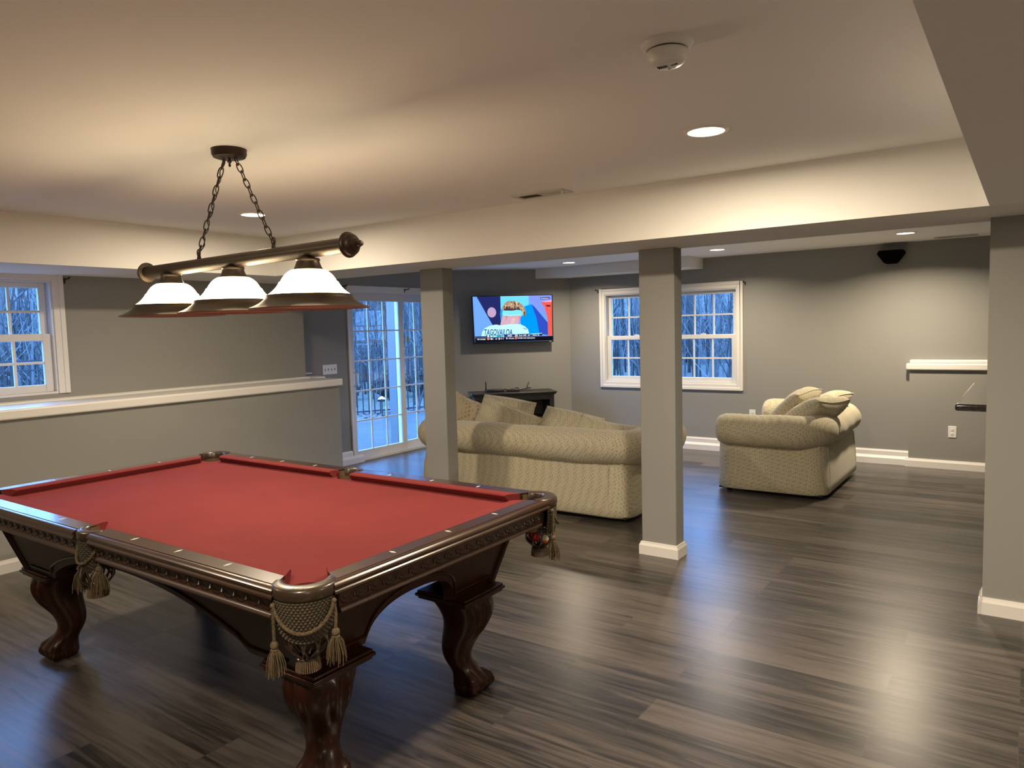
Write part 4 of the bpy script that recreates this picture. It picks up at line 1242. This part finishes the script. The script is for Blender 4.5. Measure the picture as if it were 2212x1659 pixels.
def vent(label, x, y, z, rotz, L=.36, Wd=.14):
    t = thing('ceiling_vent', label, 'vent', (x, y, z), (0, 0, rotz))
    g = frame(G(), -L / 2, L / 2, -Wd / 2, Wd / 2, .028, .028, .028, .028, 0, 1)
    g2 = G()
    g2.box(-L / 2, L / 2, -Wd / 2, -Wd / 2 + .03, -.007, 0).box(-L / 2, L / 2, Wd / 2 - .03, Wd / 2, -.007, 0).box(-L / 2, -L / 2 + .03, -Wd / 2 + .03, Wd / 2 - .03, -.007, 0).box(L / 2 - .03, L / 2, -Wd / 2 + .03, Wd / 2 - .03, -.007, 0).box(-.008, .008, -Wd / 2 + .03, Wd / 2 - .03, -.007, 0)
    g2.build('frame', 'vent', t, bevel=.002)
    G().box(-L / 2 + .03, L / 2 - .03, -Wd / 2 + .03, Wd / 2 - .03, -.0012, -.0002).build('duct', 'slot', t)
    s_ = G()
    for h in (0, 1):
        x0 = -L / 2 + .03 if h == 0 else .008; x1 = -.008 if h == 0 else L / 2 - .03
        n = 18
        for i in range(n):
            xx = x0 + (x1 - x0) * (i + .5) / n; k = .004 if h == 0 else -.004
            s_.add([(xx - k, -Wd / 2 + .03, -.0015), (xx - k, Wd / 2 - .03, -.0015), (xx + k, Wd / 2 - .03, -.0065), (xx + k, -Wd / 2 + .03, -.0065)], [(0, 1, 2, 3)])
    s_.build('louvres', 'vent', t)
    G().box(L / 2 - .026, L / 2 - .018, -.03, -.022, -.022, -.006).build('lever', 'plate', t)
    return t
vent('slotted air vent in the raised ceiling close to the beam', -2.40, 3.755, ZC, 0)
vent('slotted air vent in the far ceiling by the back wall', -.60, 8.30, ZF, 0)

spk = thing('wall_speaker', 'black wedge-shaped speaker high on the back wall above the loveseat', 'speaker', (-1.183, YW, 2.157))
pl = [(-.085, -.068), (-.045, -.100 + .032), (.045, -.068), (.085, -.068)]
front = [(-.045, -.066), (.045, -.066), (.062, -.055), (.125, .035), (.108, .068), (-.108, .068), (-.125, .035), (-.062, -.055)]
back = [(x * 1.05, z * 1.02) for x, z in front]
g = G(); n = 8
g.add([(x, -.115, z) for x, z in front] + [(x, -.005, z) for x, z in back], [tuple(range(n)), tuple(range(2 * n - 1, n - 1, -1))] + [(i, (i + 1) % n, n + (i + 1) % n, n + i) for i in range(n)])
g.build('cabinet', 'speaker', spk, bevel=.006)
G().box(-.03, .03, -.006, 0, -.04, .04).build('bracket', 'black', spk)

def outlet(label, x, y, z, receptacle=True):
    t = thing('wall_outlet', label, 'outlet', (x, y, z))
    G().box(-.036, .036, -.006, 0, -.058, .058).build('cover_plate', 'plate', t, bevel=.003)
    for s_ in (-1, 1):
        r = G().lathe([(0, -.0085), (.014, -.0085), (.016, -.006)], 20, at=(0, 0, s_ * .021), axis='Y').build('socket', 'plate', t, smooth=True)
        q = G()
        for dx in (-.006, .006): q.box(dx - .0012, dx + .0012, -.0092, -.008, s_ * .021 - .001, s_ * .021 + .007)
        q.box(-.002, .002, -.0092, -.008, s_ * .021 - .010, s_ * .021 - .006)
        q.build('slots', 'slot', r)
    return t
outlet('white double outlet on the low wall under the dark counter', -.612, 8.485, .38)
outlet('white outlet on the back wall, mostly hidden behind the loveseat arm', -2.618, YW, .455)
sw = thing('light_switch', 'white four-gang light switch plate beside the sliding door', 'switch', (XS, 5.589, 1.12), (0, 0, PI / 2))
G().box(-.104, .104, -.006, 0, -.056, .056).build('cover_plate', 'plate', sw, bevel=.003)
for i in range(4):
    x = -.069 + .046 * i
    s_ = G().box(x - .005, x + .005, -.0068, -.005, -.012, .012).build('slot', 'slot', sw)
    G().box(x - .0035, x + .0035, -.018, -.006, -.010 if i % 2 else .001, -.001 if i % 2 else .010).build('toggle', 'plate', s_)
def hook(label, loc, rotz, flip=1):
    t = thing('curtain_bracket', label, 'curtain bracket', loc, (0, 0, rotz), group='curtain rod brackets')
    G().box(-.006, .006, -.004, 0, -.03, .012).build('wall_plate', 'dkbronze', t)
    G().tube([(0, 0, 0), (0, -.05, .004), (0, -.075, .006), (flip * .004, -.08, .018)], .006, 8).build('arm', 'dkbronze', t, smooth=True)
hook('dark curtain bracket at the upper right corner of the left window', (XU, 2.622, 1.985), PI / 2)
hook('dark curtain bracket at the upper left of the back window', (-4.618, YW, 1.985), 0)
hook('dark curtain bracket at the upper right of the back window', (-2.70, YW, 1.985), 0)
hook('dark curtain bracket over the middle of the sliding door', (XS + .02, 6.835, 2.045), PI / 2)
hook('dark curtain bracket at the upper left of the sliding door', (XS, 5.83, 2.06), PI / 2)

# bar counter end behind the right wall
ct = thing('bar_counter', 'dark polished counter end jutting out behind the right wall', 'counter', (.1, 5.3, 0))
G().box(-.43, .30, -.60, .97, 1.012, 1.050).build('countertop', 'granite', ct, bevel=.012, seg=3)
G().box(-.02, .12, -.57, .97, 0, 1.012).build('counter_wall', 'wall', ct)
g = G(); g.extrude([(-.02, 1.012), (-.28, 1.012), (-.02, .80)], .15, .19, lambda p, t: (p[0], t, p[1])); g.build('bracket', 'wall', ct)

# ------------------------------------------------------------------ outdoors
struct(G().box(-10.15, -6.6, -4, 30, -.20, -.115).build('patio', 'paver'))
struct(G().box(-60, 60, -30, 70, -.40, -.16).build('lawn', 'grass'))
struct(G().box(-6.6, -6.12, YE, 4.70, -.3, .9).build('wall_outside', 'siding'))
tag(G().box(-7.60, -7.44, 7.66, 7.82, -.115, 2.75).build('porch_post', 'post', bevel=.01), 'white square porch post just outside the sliding door', 'post')
# gravel strip: bed plus single stones
struct(G().box(-11.2, -10.15, 4, 22, -.18, -.13).build('gravel_bed', 'gravelbed'))
rnd = random.Random(4); g = G()
for i in range(420):
    x, y = rnd.uniform(-11.0, -10.2), rnd.uniform(8.6, 12.6); s_ = rnd.uniform(.025, .06)
    g.ball((x, y, -.125 + s_ * .3), (s_, s_ * rnd.uniform(.7, 1.2), s_ * .6), 7, 5)
o = g.build('gravel_stones', 'gravel', smooth=True); tag(o, 'pale rounded stones strewn along the foot of the iron fence', 'gravel', kind='stuff')
def on_fence(s_): 
    d_ = Vector((.448, .894)); return Vector((-10.55, 10.33)) + d_ * s_
fe = thing('iron_fence', 'black iron picket fence beyond the patio', 'fence', (-10.55, 10.33, -.13), (0, 0, math.atan2(.894, .448)))
FH = 1.36
posts = [-15.1 + 2.4 * i for i in range(9)]; off = .0
for i, s_ in enumerate(posts):
    if i == 0: continue
for s_ in posts:
    G().box(s_ - .035 + .0, s_ + .035, -.035, .035, 0, FH + .06).lathe([(.05, FH + .06), (.03, FH + .075), (0, FH + .09)], 4, at=(s_, 0, 0)).build('fence_post', 'fence', fe)
for a, b in zip(posts[:-1], posts[1:]):
    g = G(); a += .035; b -= .035
    for z in (.10, FH - .17, FH - .02): g.box(a, b, -.014, .014, z - .014, z + .014)
    n = 20
    for i in range(1, n):
        x = a + (b - a) * i / n; g.box(x - .009, x + .009, -.009, .009, .04, FH - .02)
    g.build('fence_panel', 'fence', fe)
sl = thing('path_light', 'small solar stake light in front of the iron fence', 'garden light', (-10.32, 10.19, -.13))
G().tube([(0, 0, 0), (0, 0, .30)], .012, 8).build('stake', 'fence', sl)
G().box(-.06, .06, -.06, .06, .30, .36).build('head', 'fence', sl)
G().lathe([(.11, .35), (.02, .40), (0, .40)], 4).build('cap', 'plate', sl)
g = G().tube([(-9.95, 11.0, .32), (-9.9, 11.2, .30), (-9.8, 11.5, .20), (-9.7, 11.75, .05), (-9.65, 11.85, -.11)], .035, 10)
g.tube([(-9.95, 11.0, .32), (-9.97, 10.9, .1), (-9.98, 10.85, -.11)], .02, 8)
tag(g.build('garden_rail', 'fence', smooth=True), 'dark curved rail out on the patio behind the left column', 'rail')
def shrub(x, y, s_, seed, label):
    rnd = random.Random(seed); g = G()
    for i in range(70):
        a = rnd.uniform(0, 2 * PI); e = rnd.uniform(.3, 1.3); l = rnd.uniform(.3, .6) * s_
        p0 = Vector((0, 0, 0)); p1 = Vector((math.cos(a) * l * .6 * math.cos(e), math.sin(a) * l * .6 * math.cos(e), l * .7 * math.sin(e)))
        p2 = p1 + Vector((rnd.uniform(-.1, .1), rnd.uniform(-.1, .1), .12)) * s_
        g.tube([p0, p1, p2], [.012, .007, .003], 4)
        for k in range(3):
            q = p1.lerp(p2, rnd.random()); g.ball(tuple(q), rnd.uniform(.02, .05) * s_, 5, 4)
    o = g.build('shrub', 'shrub'); o.location = (x, y, -.16)
    tag(o, label, 'shrub', 'dry shrubs beyond the fence')
for i in range(6):
    shrub(-13.9 + i * .55, 12.6 + i * .75, 1.0 + .2 * (i % 3), 50 + i, 'dry brown shrub growing beyond the iron fence')
# hillside and bare trees
def hill(name, fn):
    return struct(G().grid(fn, 70, 24).build(name, 'hill', smooth=True, ang=180))
rnd = random.Random(9)
def hfn(u, v):
    a = PI * (.30 + .85 * u); r = 26 + 34 * v
    z = -.2 + 9 * v ** 1.1 + .5 * math.sin(u * 23) * v
    return (-2 + r * math.cos(a), 4 + r * math.sin(a), z)
hill('hillside', hfn)
def tree_mesh(seed, h, mat):
    rnd = random.Random(seed); g = G()
    def branch(p, d, l, r, depth):
        n = 5; pts = [p]; rs = [r]; q = p.copy(); dd = d.copy()
        for i in range(n):
            dd = (dd + Vector((rnd.uniform(-.16, .16), rnd.uniform(-.16, .16), rnd.uniform(-.02, .10)))).normalized()
            q = q + dd * l / n; pts.append(q.copy()); rs.append(max(.006, r * (1 - .7 * (i + 1) / n)))
        g.tube(pts, rs, 6 if depth == 0 else 4, caps=False)
        if depth < 3:
            k = (9, 5, 4)[depth]
            for i in range(k):
                j = rnd.randint(2 if depth == 0 else 1, n); a = rnd.uniform(0, 2 * PI)
                nd = (dd * .55 + Vector((math.cos(a), math.sin(a), rnd.uniform(.1, .7))) * .75).normalized()
                branch(pts[j], nd, l * rnd.uniform(.32, .5), rs[j] * .6, depth + 1)
    branch(Vector((0, 0, 0)), Vector((0, 0, 1)), h, .15 if h > 8 else .09, 0)
    me_o = g.build('bare_tree', mat, smooth=True, ang=180)
    return me_o
protos = [tree_mesh(100 + i, (9, 11, 7.5, 10, 6.5)[i], 'bark' if i % 2 else 'bark2') for i in range(5)]
spots = []
rnd = random.Random(31)
while len(spots) < 44:
    if len(spots) < 27: x, y = rnd.uniform(-36, -12.5), rnd.uniform(3, 34)
    else: x, y = rnd.uniform(-24, 3), rnd.uniform(13.5, 34)
    # stay beyond the fence line
    if (x + 10.55) * .894 - (y - 10.33) * .448 > -1.6 and y < 13: continue
    if (x + 10.55) * .894 - (y - 10.33) * .448 > -1.2 and x < -6: continue
    if any((x - a) ** 2 + (y - b) ** 2 < 6.0 for a, b in spots): continue
    spots.append((x, y))
for i, (x, y) in enumerate(spots):
    p = protos[i % 5]
    o = p if i < 5 else p.copy()
    if i >= 5: COL.objects.link(o)
    r = math.hypot(x + 2, y - 4); z = -.2 if r < 26 else -.2 + 9 * ((r - 26) / 34) ** 1.1
    o.location = (x, y, z - .1); o.rotation_euler = (0, 0, rnd.uniform(0, 6.28)); k = rnd.uniform(.8, 1.25); o.scale = (k, k, k)
    pale = (i % 5) % 2 == 0
    tag(o, 'pale bare winter tree in the wood outside the windows' if pale else 'dark bare winter tree in the wood outside the windows', 'tree', 'pale bare trees outside' if pale else 'dark bare trees outside')

rnd = random.Random(77)
for nm, mt, cnt, lab in (('sapling_thicket', 'bark', 1500, 'dense thicket of dark bare saplings in the wood outside'), ('sapling_thicket', 'bark2', 1500, 'dense thicket of pale bare saplings in the wood outside')):
    g = G(); k_ = 0
    while k_ < cnt:
        x, y = rnd.uniform(-34, 4), rnd.uniform(-1, 32)
        sd_ = (x + 10.55) * .894 - (y - 10.33) * .448
        if (x < -7 and sd_ > -1.5) or (x >= -7 and y < 15) or (x < -7 and y > 14 and sd_ > -1.0): continue
        h = rnd.uniform(2.0, 4.8); r = rnd.uniform(.012, .045); a = rnd.uniform(-.12, .12); b = rnd.uniform(-.12, .12)
        rr = math.hypot(x + 2, y - 4); z0 = -.25 if rr < 26 else -.25 + 9 * ((rr - 26) / 34) ** 1.1
        p0 = Vector((x, y, z0)); p1 = p0 + Vector((a * h * .5, b * h * .5, h * .5)); p2 = p1 + Vector((a * h * rnd.uniform(.2, 1), b * h * .8, h * .5))
        g.tube([p0, p1, p2], [r, r * .7, r * .2], 4, caps=False)
        for q in range(3):
            s0 = p0.lerp(p1, rnd.uniform(.3, 1)); dv = Vector((rnd.uniform(-1, 1), rnd.uniform(-1, 1), rnd.uniform(.4, 1.2))) * h * .16
            g.tube([s0, s0 + dv, s0 + dv * 1.7 + Vector((0, 0, h * .08))], [r * .45, r * .3, .004], 3, caps=False)
        k_ += 1
    tag(g.build(nm, mt), lab, 'thicket', kind='stuff')

# ------------------------------------------------------------------ dusk sky
w = bpy.data.worlds.new('dusk'); SC.world = w; w.use_nodes = True
nt = w.node_tree; bg = nt.nodes['Background']
bg.inputs['Color'].default_value = (0.15, 0.375, 0.92, 1)
bg.inputs['Strength'].default_value = 15.0
